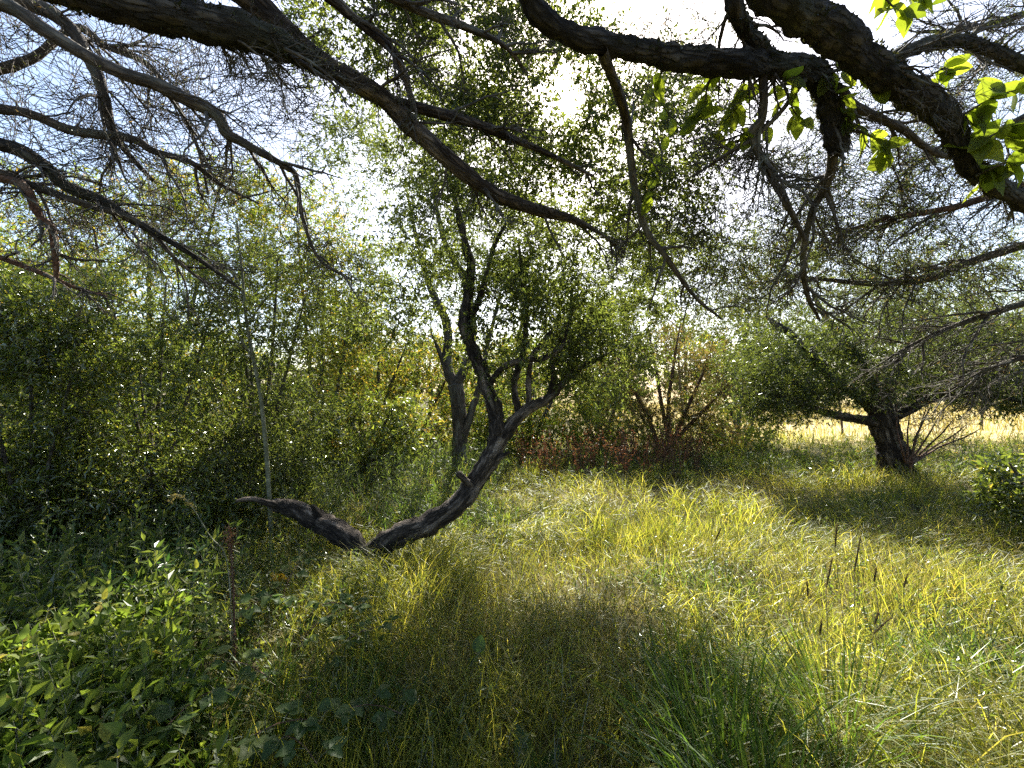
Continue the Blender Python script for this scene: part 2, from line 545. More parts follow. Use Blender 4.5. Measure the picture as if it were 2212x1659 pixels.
# ------------------------------------------------------------------ leafy trees and shrubs
def px_line(rows, base=None):
    """rows (px, py, distance, radius in px) -> (x, y, z, r)."""
    return np.array([[*at(a, b, d), r * d / FPX] for a, b, d, r in rows])

GAPS = []       # (ground spot, radius): sight lines to the sun that stay open between the leaves
def gap(px, py, r, prob=0.6, lift=0.15, y0=1.2):
    GAPS.append((ground_at(px, py, lift), r, y0, prob))

def keep_open(C, rad=0.0):
    """Which clump centres leave the sunny openings free."""
    ok = np.ones(len(C), bool)
    s = np.array(sun_vec)
    for o, r, y0, pr in GAPS:
        w = C - o
        t = w @ s
        dist = np.linalg.norm(w - t[:, None] * s, axis=1)
        ok &= ~((dist < r + rad) & (t > y0) & (rng.random(len(C)) < pr))
    return ok

def crown_parts(root, nodes, blobs, leaf, L, W, clump_r=0.3, twigs=9, per=9, twig_mat=None, droop=0.12, bias=0.5,
                K=4, upb=0.7, tilt=0.55, br=0.011, tw=0.0028, shell=0.35, mat2=None, share2=0.0, origin=None, name='crown', airy=True, twig_share=0.32, tri=None):
    """Grow branches from limb points to clumps inside the blobs, then twigs and leaves. nodes: (x,y,z,r)."""
    C = []
    for c, rad, n in blobs:
        d = unit(rng.normal(size=(n, 3)))
        rr = rng.uniform(shell, 1.0, n) ** 0.6
        C.append(np.asarray(c) + d * rr[:, None] * np.asarray(rad))
    C = np.concatenate(C)
    C = C[C[:, 2] > 0.12]
    if airy:
        C = C[keep_open(C, clump_r * 0.5)]
    nodes = np.asarray(nodes, float)
    ND = nodes[:, :3].copy()
    NR = nodes[:, 3].copy()
    order = np.argsort(np.min(np.linalg.norm(C[:, None] - ND[None, ::max(1, len(ND) // 60)], axis=2), axis=1))
    BP, BR = [], []
    for i in order:
        c = C[i]
        cost = np.linalg.norm(ND - c, axis=1) + 0.7 * np.maximum(0, ND[:, 2] - c[2])
        j = int(np.argmin(cost))
        p = ND[j]
        ln = np.linalg.norm(c - p)
        if ln < 0.05:
            continue
        mid = (p + c) / 2 + np.array([0, 0, 0.12 * ln]) + rng.normal(size=3) * 0.07 * ln
        t = np.linspace(0, 1, 6)[:, None]
        q = (1 - t) ** 2 * p + 2 * t * (1 - t) * mid + t ** 2 * c + rng.normal(size=(6, 3)) * 0.02 * ln * np.sin(t * math.pi)
        r0 = min(NR[j] * 0.75, br * (0.5 + ln))
        r = np.linspace(r0, max(0.0022, r0 * 0.35), 6)
        BP.append(q)
        BR.append(r)
        ND = np.vstack([ND, q[2:]])
        NR = np.concatenate([NR, r[2:]])
    BP, BR = np.array(BP), np.array(BR)
    # twigs round every clump centre
    N = len(C)
    src = np.repeat(C, twigs, 0)
    dirs = unit(rng.normal(size=(N * twigs, 3)) + np.repeat(unit(C - C.mean(0)), twigs, 0) * bias + np.array([0, 0, 0.15]))
    big = rng.uniform(0.6, 1.35, N)
    ln = clump_r * rng.uniform(0.5, 1.2, N * twigs) * np.repeat(big, twigs)
    L = L * np.repeat(0.55 + 0.5 * big * rng.uniform(0.8, 1.2, N), twigs)
    TP = np.empty((N * twigs, K, 3))
    TP[:, 0] = src + rng.normal(size=src.shape) * clump_r * 0.18
    d = dirs
    for k in range(1, K):
        TP[:, k] = TP[:, k - 1] + d * (ln / (K - 1))[:, None]
        d = unit(d + rng.normal(size=d.shape) * 0.28 + np.array([0, 0, -droop]))
    org = np.asarray(origin if origin is not None else root.location)
    tri = (root.location.y > 7.2 or W < 0.25) if tri is None else tri
    tm = twig_mat or TWIG
    a = Acc()
    thick = BR[:, 0] > 0.008
    tubes(a, BP[thick] - org, BR[thick], 4)
    tubes(a, BP[~thick][:, [0, 2, 4, 5]] - org, BR[~thick][:, [0, 2, 4, 5]], 3)
    tk = TP[rng.random(len(TP)) < twig_share][:, ::K - 1 if K < 4 else 1]
    if K >= 4:
        tk = tk[:, [0, K // 2, K - 1]]
    tubes(a, tk - org, np.full(tk.shape[:2], tw) * np.linspace(1.1, 0.5, tk.shape[1]), 3)
    link('branches', a.mesh('branches', tm), root, kind='stuff')
    a = Acc()
    if share2 > 0:
        # whole clumps of the second colour
        sel = np.repeat(rng.random(N) < share2, twigs)
        leaves_on(a, TP[~sel] - org, per, L[~sel], W, upb=upb, tilt=tilt, tri=tri)
        if sel.any():
            leaves_on(a, TP[sel] - org, per, L[sel], W, mat=1, upb=upb, tilt=tilt, tri=tri)
        me = a.mesh(name, [leaf, mat2], False)
    else:
        leaves_on(a, TP - org, per, L, W, upb=upb, tilt=tilt, tri=tri)
        me = a.mesh(name, leaf, False)
    link(name, me, root)
    return C

def blob(px, py, d, rx, ry, dz, n):
    """Ellipsoid of clumps: picture centre and half sizes in px at distance d, depth dz metres."""
    return (at(px, py, d), (rx * d / FPX, dz, ry * d / FPX), n)

def tree(name, label, category, stems, blobs, leaf, bark, L, W, sides=12, knob=0.12, group=None, limb_names=None, flare=0.0, twig_from=None, **kw):
    """stems: lists of px rows; the first is the trunk, the rest are limbs."""
    S = [px_line(r) for r in stems]
    base = S[0][0, :3].copy()
    base[2] = float(gz(base[0], base[1]))
    root = thing(name, label, category, base, group)
    nodes = []
    for i, s in enumerate(S):
        loc = s.copy()
        if i == 0:
            loc[0, 2] = min(loc[0, 2], base[2]) - 0.03
        nm = limb_names[i] if limb_names else ('trunk' if i == 0 else 'limb')
        loc2 = loc.copy()
        loc2[:, :3] -= base
        link(nm, limb_mesh(nm, loc2, bark, sides=sides, knob=knob, seed=i * 3.3 + base[0], flare=flare if i == 0 else 0), root)
        q = smooth(loc, max(8, len(loc) * 5))
        nodes.append(q[len(q) // 3:] if i == 0 else q)
    if twig_from:
        nodes = [n for k, n in enumerate(nodes) if k in twig_from]
    crown_parts(root, np.concatenate(nodes), blobs, leaf, L, W, **kw)
    return root

# sunny openings (spots on the ground that the sun reaches in the photograph)
for px, py, r, pr in [(1250, 1060, 0.5, 0.8), (1400, 1080, 0.45, 0.8), (1150, 1050, 0.35, 0.8), (1650, 1120, 0.5, 0.7), (1850, 1200, 0.5, 0.7), (2050, 1350, 0.5, 0.7), (1800, 1450, 0.4, 0.7),
                      (2000, 1560, 0.4, 0.7), (1600, 1350, 0.3, 0.6), (130, 1560, 0.4, 0.85), (280, 1450, 0.3, 0.8), (40, 1480, 0.3, 0.8), (540, 1530, 0.14, 0.8),
                      (350, 1400, 0.16, 0.8), (960, 1430, 0.08, 0.6), (880, 1040, 0.35, 0.8), (950, 1010, 0.25, 0.8)]:
    gap(px, py, r, pr)
for px, py, d, r in [(40, 800, 4.2, 0.45), (120, 960, 4.0, 0.4), (250, 820, 4.5, 0.45), (330, 980, 4.4, 0.4), (430, 860, 4.6, 0.4), (560, 800, 5.0, 0.4), (200, 1100, 4.0, 0.3), (600, 960, 4.9, 0.35), (-80, 900, 4.1, 0.4)]:
    GAPS.append((at(px, py, d), r, 0.7, 0.45))

# -- the crooked tree in the middle: two stems from one root, one lying low to each side
tree('crooked_tree', 'crooked grey-barked tree whose two low stems sprawl apart from one base in the grass', 'tree',
     [[(787, 1232, 3.85, 20), (796, 1205, 3.86, 22), (845, 1166, 3.9, 22), (920, 1134, 3.98, 24), (985, 1094, 4.06, 22), (1030, 1038, 4.14, 20), (1058, 990, 4.2, 20.5), (1078, 948, 4.25, 20)],
      [(787, 1225, 3.85, 17), (770, 1182, 3.9, 21), (735, 1150, 4.0, 23), (690, 1128, 4.1, 21), (645, 1103, 4.2, 19), (610, 1092, 4.28, 15), (588, 1090, 4.32, 10)],
      [(1072, 955, 4.24, 18), (1072, 900, 4.28, 16.5), (1056, 850, 4.3, 16), (1040, 800, 4.33, 15), (1018, 745, 4.36, 14), (1003, 700, 4.38, 13), (1011, 640, 4.4, 11), (1018, 575, 4.43, 10), (1010, 545, 4.45, 9), (992, 470, 4.6, 7), (970, 380, 4.8, 5), (960, 300, 5.0, 3)],
      [(1076, 960, 4.24, 15), (1110, 912, 4.3, 14), (1142, 882, 4.36, 12), (1182, 862, 4.42, 10), (1222, 822, 4.5, 8), (1262, 790, 4.6, 6), (1310, 765, 4.7, 3)],
      [(1122, 896, 4.33, 8), (1111, 830, 4.38, 7), (1130, 760, 4.42, 7), (1136, 690, 4.46, 6), (1128, 600, 4.55, 4), (1120, 520, 4.7, 2.5)],
      [(1143, 880, 4.36, 7), (1142, 820, 4.45, 6.5), (1150, 770, 4.5, 6), (1170, 740, 4.55, 5), (1205, 700, 4.65, 3)],
      [(1005, 715, 4.37, 7), (1030, 660, 4.5, 6.5), (1052, 590, 4.6, 6), (1068, 530, 4.75, 5), (1100, 470, 4.9, 3)],
      [(1052, 838, 4.3, 7), (1085, 795, 4.2, 7), (1130, 778, 4.15, 6.5), (1175, 774, 4.1, 6), (1212, 750, 4.1, 5), (1225, 712, 4.1, 3)],
      [(1182, 862, 4.42, 6), (1196, 820, 4.4, 6), (1194, 770, 4.4, 5), (1215, 720, 4.45, 4), (1240, 660, 4.5, 2.5)],
      [(612, 1092, 4.28, 8), (585, 1088, 4.2, 7), (545, 1078, 4.1, 5), (510, 1082, 4.0, 3)],
      [(1022, 1052, 4.08, 9), (1002, 1034, 4.02, 8), (990, 1022, 3.98, 6)], [(1058, 1000, 4.2, 8), (1088, 984, 4.15, 6), (1100, 976, 4.12, 4)], [(690, 1128, 4.1, 10), (684, 1108, 4.06, 8), (674, 1092, 4.03, 5)]],
     [blob(1150, 710, 4.6, 190, 140, 0.9, 150), blob(1040, 510, 4.9, 210, 170, 1.0, 180), blob(1260, 590, 5.0, 220, 160, 1.0, 180), blob(1290, 770, 4.6, 120, 90, 0.6, 60),
      blob(860, 680, 4.7, 120, 70, 0.6, 28), blob(1000, 330, 5.2, 190, 120, 0.9, 90), blob(860, 500, 4.9, 110, 120, 0.7, 18)],
     SMALL, BARK_CROOKED, 0.042, 0.42, sides=22, knob=0.3, clump_r=0.26, twigs=9, per=9, flare=0.4, airy=False,
     limb_names=['trunk', 'fallen_stem', 'limb', 'limb', 'limb', 'limb', 'limb', 'limb', 'limb', 'broken_branch', 'stub', 'stub', 'stub'], twig_from=[2, 3, 4, 5, 6, 7, 8])

# -- the upright tree behind it
tree('forked_tree', 'upright tree with slim forked trunk behind the crooked tree', 'tree',
     [[(992, 1004, 8.4, 17), (993, 940, 8.4, 16), (991, 880, 8.4, 16), (984, 832, 8.4, 17)],
      [(984, 836, 8.4, 12), (966, 792, 8.4, 11), (968, 725, 8.4, 10), (958, 680, 8.4, 9), (930, 622, 8.5, 7), (905, 540, 8.6, 5), (880, 420, 8.9, 3)],
      [(984, 836, 8.4, 11), (1008, 780, 8.4, 10), (1022, 700, 8.4, 8), (1000, 600, 8.5, 7), (960, 520, 8.6, 6), (930, 380, 9, 3)],
      [(1000, 955, 8.35, 8), (1018, 890, 8.3, 8), (1036, 830, 8.3, 7), (1050, 760, 8.3, 5), (1080, 640, 8.4, 3)],
      [(964, 800, 8.4, 6), (950, 762, 8.35, 5), (936, 730, 8.3, 2)]],
     [blob(900, 560, 8.7, 170, 140, 1.5, 130), blob(940, 350, 9.2, 240, 150, 1.7, 190), blob(840, 690, 8.2, 110, 60, 0.9, 40), blob(1080, 480, 9, 150, 150, 1.3, 60), blob(770, 350, 9.2, 100, 110, 1.2, 70), blob(800, 490, 9, 100, 100, 1.2, 60)],
     SMALL, BARK, 0.07, 0.45, knob=0.12, clump_r=0.45, twigs=9, per=9, br=0.014)

# -- the low spreading tree on the right
tree('spreading_tree', 'low spreading tree with stout leaning trunk at the edge of the field', 'tree',
     [[(1938, 1012, 8.0, 29), (1930, 985, 8.0, 27), (1918, 945, 8.0, 24), (1906, 905, 8.0, 26), (1904, 885, 8.0, 22)],
      [(1900, 915, 8.0, 11), (1870, 908, 7.95, 10), (1830, 902, 7.9, 9), (1790, 893, 7.8, 8), (1740, 876, 7.6, 7), (1690, 858, 7.5, 5), (1630, 848, 7.4, 3)],
      [(1898, 895, 8.0, 14), (1850, 850, 7.9, 12), (1800, 815, 7.8, 11), (1750, 765, 7.7, 9), (1700, 715, 7.6, 7), (1650, 685, 7.6, 4)],
      [(1906, 885, 8.0, 14), (1880, 820, 8.0, 12), (1840, 765, 8.1, 11), (1815, 725, 8.1, 9), (1780, 680, 8.2, 6), (1750, 620, 8.3, 3)],
      [(1910, 885, 8.0, 12), (1930, 820, 8.1, 10), (1970, 750, 8.2, 8), (1990, 690, 8.3, 5), (2010, 620, 8.4, 3)],
      [(1922, 905, 8.0, 12), (1965, 885, 7.8, 10), (2010, 860, 7.6, 9), (2080, 852, 7.3, 7), (2160, 858, 7.0, 5), (2240, 875, 6.8, 3)],
      [(1925, 890, 8.0, 10), (1990, 840, 8.0, 8), (2070, 780, 7.9, 7), (2150, 720, 7.8, 5), (2240, 680, 7.7, 3)]],
     [blob(1760, 800, 7.8, 165, 95, 1.2, 190), blob(1930, 770, 8.0, 190, 110, 1.5, 200), blob(2120, 790, 7.5, 170, 95, 1.4, 200), blob(1830, 690, 8.2, 200, 90, 1.3, 80), blob(1690, 850, 7.5, 110, 55, 0.8, 70), blob(2180, 690, 7.6, 120, 70, 1.2, 60), blob(2200, 845, 7.0, 120, 45, 0.8, 60), blob(1640, 770, 7.5, 80, 70, 0.8, 40)],
     DARKLEAF, BARK_CROOKED, 0.06, 0.42, sides=18, knob=0.2, flare=0.25, airy=False, clump_r=0.36, twigs=10, per=9, br=0.013, tw=0.0036)

# -- leafy willow shrubs of the left-hand thicket
def shrub(label, base_px, base_py, d, stems, blobs, leaf, L, W, bark=TWIG, category='shrub', name='willow_shrub', group=None, rpx=5, **kw):
    rows = []
    for tx, ty, dd in stems:
        mx, my = (base_px + tx) / 2 + random.uniform(-15, 15), (base_py + ty) / 2
        rows.append([(base_px + random.uniform(-14, 14), base_py, d, rpx), (mx * 0.6 + base_px * 0.4, my * 0.7 + base_py * 0.3, d * 0.7 + dd * 0.3, rpx * 0.85), (mx * 0.5 + tx * 0.5, my * 0.5 + ty * 0.5, d * 0.3 + dd * 0.7, rpx * 0.6), (tx, ty, dd, rpx * 0.3)])
    return tree(name, label, category, rows, blobs, leaf, bark, L, W, sides=7, knob=0.08, group=group, **kw)

G1 = 'willow shrubs of the thicket on the left'
shrub('dense willow shrub in deep shade at the far left edge of the thicket', 60, 1225, 4.0, [(-60, 700, 4.2), (60, 640, 4.4), (180, 700, 4.3), (-160, 820, 3.9)],
      [blob(20, 880, 4.3, 230, 270, 0.7, 250), blob(-60, 1080, 4.0, 240, 140, 0.6, 110), blob(120, 720, 4.6, 200, 150, 0.7, 120)], WILLOW, 0.055, 0.3, group=G1, clump_r=0.28, twigs=10, per=11, bias=0.3)
shrub('bushy willow shrub between the left edge and the pale sapling', 340, 1185, 4.7, [(240, 640, 5.0), (360, 600, 5.1), (460, 660, 5.0), (300, 800, 4.6)],
      [blob(320, 870, 4.8, 200, 280, 0.8, 250), blob(340, 1080, 4.5, 210, 110, 0.6, 105), blob(330, 700, 5.2, 200, 160, 0.8, 110)], WILLOW, 0.052, 0.3, group=G1, clump_r=0.3, twigs=10, per=11, bias=0.3)
shrub('feathery willow shrub just beside the pale sapling, above the low stem', 560, 1110, 5.2, [(500, 600, 5.4), (600, 560, 5.5), (660, 640, 5.4), (540, 760, 5.0)],
      [blob(570, 810, 5.3, 150, 250, 0.8, 220), blob(560, 1000, 5.0, 150, 110, 0.6, 80), blob(600, 640, 5.6, 140, 140, 0.8, 80)], SMALL, 0.048, 0.32, group=G1, clump_r=0.3, twigs=10, per=10, bias=0.3)
shrub('tall sunlit willow rising behind the thicket under the dead conifer boughs', 330, 1080, 7.5, [(200, 480, 7.8), (330, 430, 8.0), (470, 420, 8.0), (90, 520, 7.6)],
      [blob(150, 520, 8.0, 280, 150, 1.1, 190), blob(480, 480, 8.2, 180, 130, 1.1, 170), blob(320, 640, 7.8, 300, 120, 1.1, 120), blob(-80, 650, 7.6, 150, 200, 1.1, 80)], LIME, 0.07, 0.4, group=G1, clump_r=0.45, twigs=10, per=10, rpx=6, mat2=YELLOW, share2=0.12)
shrub('young birch-like tree with bright leaves right of the dead boughs', 690, 1060, 9.5, [(640, 470, 9.6), (700, 560, 9.6), (760, 600, 9.6)],
      [blob(640, 540, 9.8, 120, 160, 1.2, 150), blob(750, 600, 9.8, 110, 110, 1.1, 100), blob(700, 780, 9.5, 130, 130, 1.0, 90)], LIME, 0.075, 0.45, name='young_tree', category='tree', clump_r=0.5, twigs=10, per=9, mat2=YELLOW, share2=0.2)
# yellow-green bushes behind the trunks
for lab, bx, d_, n_c in [('shady low bush closing the left end of the thicket from behind', -60, 6.6, 100), ('shady low bush closing the thicket behind its middle', 230, 6.9, 110), ('shady low bush behind the pale sapling', 500, 7.1, 110)]:
    shrub(lab, bx, 853 + CAM_H / d_ * FPX, d_, [(bx - 90, 780, d_), (bx + 20, 740, d_ + .2), (bx + 110, 790, d_)],
          [blob(bx, 880, d_, 190, 150, 0.5, n_c), blob(bx, 1000, d_, 190, 60, 0.5, n_c // 3)], WILLOW, 0.075, 0.45, name='low_bush', category='bush', group='low bushes behind the thicket', clump_r=0.36, twigs=9, per=9, twig_share=0.3, airy=False, tri=True)
G2 = 'yellow-green bushes behind the trunks'
shrub('yellowing bush glowing between the thicket and the forked trunk', 800, 1010, 10.5, [(740, 700, 10.6), (820, 690, 10.8), (880, 740, 10.6)],
      [blob(800, 800, 10.8, 130, 110, 1.1, 120), blob(760, 720, 10.9, 80, 70, 1, 50)], YELLOW, 0.075, 0.5, name='yellow_bush', group=G2, clump_r=0.42, twigs=9, per=9, mat2=LIME, share2=0.55)
shrub('leafy green bush low at the foot of the yellowing bush', 800, 1015, 8.2, [(740, 890, 8.2), (850, 880, 8.2), (900, 920, 8.2)],
      [blob(790, 935, 8.3, 150, 70, 0.8, 130), blob(890, 900, 8.6, 70, 60, 0.7, 40)], WILLOW, 0.07, 0.5, name='green_bush', clump_r=0.3, twigs=9, per=9, mat2=YELLOW, share2=0.12)
shrub('light green bush behind the fork of the crooked tree', 1140, 1000, 11.5, [(1080, 760, 11.5), (1160, 720, 11.7), (1240, 780, 11.6)],
      [blob(1150, 830, 11.6, 160, 120, 1.2, 130), blob(1100, 930, 11, 120, 50, 0.9, 50)], LIME, 0.08, 0.45, name='light_bush', group=G2, clump_r=0.45, twigs=9, per=9)
G3 = 'bushes of the wall of green behind the clearing'
for lab, bx, by, d_, rx, ry, n_c, lf, m2, sh in [
        ('broad sunlit bush deep behind the left end of the thicket', 40, 1010, 10.0, 260, 130, 150, LIME, WILLOW, 0.3), ('broad sunlit bush deep behind the middle of the thicket', 420, 1005, 10.2, 230, 130, 140, LIME, YELLOW, 0.2),
        ('yellow-tinged bush glimpsed left of the forked trunk', 900, 985, 12.0, 130, 130, 110, YELLOW, LIME, 0.6), ('rounded green bush between the forked trunk and the crooked tree fork', 1040, 985, 12.5, 130, 140, 110, LIME, YELLOW, 0.25),
        ('soft green bush left of the russet bush', 1290, 975, 13.0, 140, 150, 130, LIME, SMALL, 0.3), ('soft green bush right of the russet bush', 1600, 965, 13.5, 120, 130, 110, LIME, SMALL, 0.4)]:
    shrub(lab, bx, by, d_, [(bx - rx * 0.6, by - ry * 1.6, d_), (bx + rx * 0.1, by - ry * 1.9, d_ + 0.2), (bx + rx * 0.6, by - ry * 1.5, d_)],
          [blob(bx, by - ry, d_, rx, ry, 1.0, n_c), blob(bx, by - ry * 1.7, d_, rx * 0.7, ry * 0.6, 0.9, n_c // 3)], lf, 0.085, 0.5, name='bush', category='bush', group=G3, clump_r=0.48, twigs=8, per=8, twig_share=0.35, mat2=m2, share2=sh)
# russet bush
shrub('russet-brown thin-twigged bush in the gap between the crooked tree and the spreading tree', 1440, 985, 10.0, [(1330, 760, 10.0), (1400, 710, 10.2), (1470, 700, 10.2), (1540, 740, 10.1), (1590, 810, 10.0)],
      [blob(1450, 825, 10.1, 165, 110, 1.1, 210), blob(1430, 930, 9.8, 180, 50, 0.8, 80)], RUSSET, 0.062, 0.42, bark=BARK_RED, twig_mat=BARK_RED, name='russet_bush', clump_r=0.4, twigs=11, per=8, tw=0.004, mat2=LIME, share2=0.3)
# tall trees farther back
def back_tree(label, px, d, top_py, blobs, leaf, L=0.1, trunk_px=5, group='trees behind the clearing', lean=0, **kw):
    base_py = 829.5 + 24 + CAM_H / d * FPX
    rows = [[(px, base_py, d, trunk_px), (px + lean * 0.3 + random.uniform(-25, 25), base_py * 0.6 + top_py * 0.4, d, trunk_px * 0.8), (px + lean + random.uniform(-50, 50), top_py * 0.75 + base_py * 0.25, d, trunk_px * 0.3)]]
    for k in range(4):
        f = 0.35 + 0.13 * k
        x = px + lean * f
        y = base_py * (1 - f) + top_py * f
        s = -1 if k % 2 else 1
        rows.append([(x, y, d, trunk_px * 0.5), (x + s * 60, y - 50, d + 0.3 * s, trunk_px * 0.35), (x + s * 110, y - 110, d + 0.5 * s, trunk_px * 0.15)])
    return tree('broadleaf_tree', label, 'tree', rows, blobs, leaf, BARK, L, 0.45, sides=8, knob=0.1, group=group, clump_r=0.6, twigs=8, per=7, br=0.014, tw=0.004, twig_share=0.3, **kw)

back_tree('thin-leaved tree rising behind the fork of the crooked tree', 1140, 13.0, 420,
          [blob(1100, 560, 13.2, 200, 120, 1.6, 110), blob(1250, 600, 13, 170, 120, 1.6, 110), blob(1180, 700, 12.8, 200, 90, 1.6, 80)], SMALL, 0.08)
back_tree('pale tree standing behind the russet bush', 1480, 17, 480,
          [blob(1440, 620, 17, 190, 130, 2.0, 210), blob(1590, 620, 17.5, 170, 140, 2, 200), blob(1320, 640, 16, 150, 130, 1.6, 150)], FARLEAF, 0.125, trunk_px=2.6)
back_tree('pale tree seen over the crown of the spreading tree', 1820, 18, 450,
          [blob(1760, 640, 18, 190, 130, 2.2, 190), blob(1950, 640, 18.5, 180, 130, 2.2, 170), blob(1850, 540, 18, 170, 100, 2, 100)], FARLEAF, 0.125, trunk_px=2.6)
back_tree('pale tree at the right edge beyond the field', 2120, 20, 430,
          [blob(2110, 650, 20, 190, 130, 2.2, 150), blob(2270, 620, 20, 160, 160, 2.2, 110)], FARLEAF, 0.135, trunk_px=2.6)
back_tree('bright leafy tree closing the view behind the left thicket', 120, 12, 430,
          [blob(40, 600, 12, 240, 140, 1.6, 120), blob(-150, 760, 11.5, 200, 200, 1.5, 90), blob(200, 720, 12, 200, 160, 1.5, 100)], LIME, 0.1)
# far belt of trees round the meadow
far = [(560, 28), (700, 26), (830, 30), (1010, 27), (1180, 30), (1300, 26), (1610, 30), (1700, 34), (-560, 55), (-250, 48), (80, 50), (420, 46), (760, 44), (930, 50), (1120, 46), (1330, 52), (1480, 60), (1640, 66), (1790, 62), (1930, 70), (2080, 64), (2230, 60), (2420, 58), (2700, 60)]
protos = []
for i, (px, d) in enumerate(far):
    b = at(px, 853, d)
    base = np.array([b[0], d, float(gz(b[0], d))])
    lab = 'distant tree in the wooded belt at the end of the field' if d > 40 else 'young tree of the row at the near edge of the field'
    root = thing('far_tree', lab, 'tree', base, 'trees in the far wooded belt' if d > 40 else 'young trees at the near edge of the field')
    k = d / 50
    if len(protos) < 5:
        h, w = random.uniform(8, 12), random.uniform(3.4, 4.8)
        tr_ = np.array([[0, 0, -0.05, 0.22], [0.2, 0, h * 0.4, 0.16], [-0.1, 0, h * 0.85, 0.05]])
        link('trunk', limb_mesh('trunk', tr_, BARK, n=10, sides=7, knob=0.08, seed=i), root)
        crown_parts(root, smooth(tr_, 12)[4:], [((0, 0, h * 0.55), (w, w * 0.8, h * 0.45), 60), ((random.uniform(-2, 2), 0, h * 0.25), (w, w * 0.8, h * 0.25), 40)],
                    FARLEAF, 0.36, 0.6, clump_r=1.1, twigs=8, per=9, br=0.02, tw=0.012, K=3, airy=False, twig_share=0.25, origin=(0, 0, 0))
        protos.append(root)
    else:
        for ch in protos[i % 5].children:
            c = ch.copy()
            COL.objects.link(c)
            c.parent = root
    root.scale = (k * (-1 if i % 2 else 1), k, k)
    root.rotation_euler = (0, 0, random.uniform(0, 6.28))

# ------------------------------------------------------------------ boughs overhead
def bough(root, rows, bark, side=(7, 0.55, 0.9), sub=(5, 0.3), fine=(5, 0.16), needles=(0, 0.022, 0.0016), droop=0.06, org=None, name='bough', t0=0.12, flat=0.3,
          knob=0.14, sides=10, rads=(0.011, 0.005, 0.0026), nmat=None, moss=0):
    """One main bough with its bare side branches and twigs (and needles on the finest)."""
    m = px_line(rows)
    org = np.asarray(root.location)
    loc = m.copy()
    loc[:, :3] -= org
    full = loc
    x0, y0_ = rows[0][:2]
    if x0 < -100 or x0 > 2300 or y0_ < -150:                     # the bough leaves its own trunk outside the picture
        z0 = loc[0, 2]
        full = np.vstack([[0, 0, z0 - 0.25, loc[0, 3] * 1.05], loc])
        mid = (full[0] * 0.45 + full[1] * 0.55)
        full = np.vstack([full[:1], mid[None], full[1:]])
    b = link(name, limb_mesh(name, full, bark, sides=sides, knob=knob, seed=rows[0][0] * 0.013), root)
    n = 14
    if moss:
        nm_ = moss
        qq = smooth(loc, 60)[18:]
        k_ = rng.integers(0, len(qq) - 1, nm_)
        f_ = rng.random(nm_)[:, None]
        c_ = qq[k_] * (1 - f_) + qq[k_ + 1] * f_
        tt = unit(qq[k_ + 1, :3] - qq[k_, :3])
        rd = rng.normal(size=(nm_, 3))
        rd = unit(rd - tt * (rd * tt).sum(1, keepdims=True))
        am = Acc()
        leaf_quads(am, c_[:, :3] + rd * np.abs(c_[:, 3:4]) * 0.95, unit(rd * 0.8 + rng.normal(size=(nm_, 3)) * 0.6), rng.normal(size=(nm_, 3)), rng.uniform(0.008, 0.024, nm_), rng.uniform(0.006, 0.016, nm_))
        link('moss', am.mesh('moss', MOSS, False), b, kind='stuff')
    LINES.setdefault(root.name, []).append(smooth(m, 24)[8:])
    q = smooth(loc, n)
    P, R = q[None, :, :3], np.abs(q[None, :, 3])
    a = Acc()
    P1, R1 = spawn(P, R, side[0], t0, 0.98, 0.75, side[1], rads[0], K=7, wig=0.16, droop=droop, flat=flat)
    P2, R2 = spawn(P1, R1, sub[0], 0.1, 1.0, 0.75, sub[1], rads[1], K=5, wig=0.22, droop=droop, flat=flat)
    P3, R3 = spawn(P2, R2, fine[0], 0.1, 1.0, 0.7, fine[1], rads[2], K=3, wig=0.3, droop=droop * 0.6, flat=0.1)
    tubes(a, P1, R1, 5)
    tubes(a, P2, R2, 4)
    tubes(a, P3, np.maximum(R3, 0.0012), 3)
    link('twigs', a.mesh('twigs', TWIG), b, kind='stuff')
    if needles[0]:
        a = Acc()
        keep = rng.random(len(P3)) < needles[3] if len(needles) > 3 else np.ones(len(P3), bool)
        needles_on(a, P3[keep], needles[0], needles[1], needles[2])
        link('needles', a.mesh('needles', nmat or NEEDLE, False), b, kind='stuff')
    return b, (P1, P2, P3)

LINES = {}
def offstage_trunk(root, top, r, bark):
    base = np.asarray(root.location)
    p = np.array([[0, 0, -0.05, r * 1.15], [0.05, 0.03, top * 0.35, r], [-0.04, 0.05, top * 0.7, r * 0.85], [0.02, 0, top, r * 0.6]])
    link('trunk', limb_mesh('trunk', p, bark, sides=14, knob=0.15, seed=base[0], flare=0.4), root)

# left: dead boughs of a conifer whose trunk stands out of the picture
conA = thing('dead_conifer', 'old conifer with bare drooping boughs reaching in from the left edge', 'tree', (-4.6, 1.5, float(gz(-4.6, 1.5))))
offstage_trunk(conA, 7.0, 0.22, BARK_OLD)
TR = dict(side=(9, 0.8), sub=(6, 0.4), fine=(5, 0.17))
bough(conA, [(-520, -160, 2.0, 30), (-260, -70, 2.1, 22), (0, 7, 2.3, 17), (100, 67, 2.35, 15), (187, 120, 2.4, 14), (267, 160, 2.45, 14), (333, 180, 2.5, 14), (400, 213, 2.55, 14), (467, 247, 2.6, 13), (490, 288, 2.65, 11), (533, 312, 2.7, 9), (617, 360, 2.8, 7), (640, 383, 2.85, 6), (653, 467, 2.9, 4.5), (690, 560, 3.0, 3.5), (760, 605, 3.1, 2.5)], BARK, needles=(7, 0.016, 0.0016, 0.14), side=(14, 0.8), sub=(6, 0.4), fine=(4, 0.17), t0=0.3)
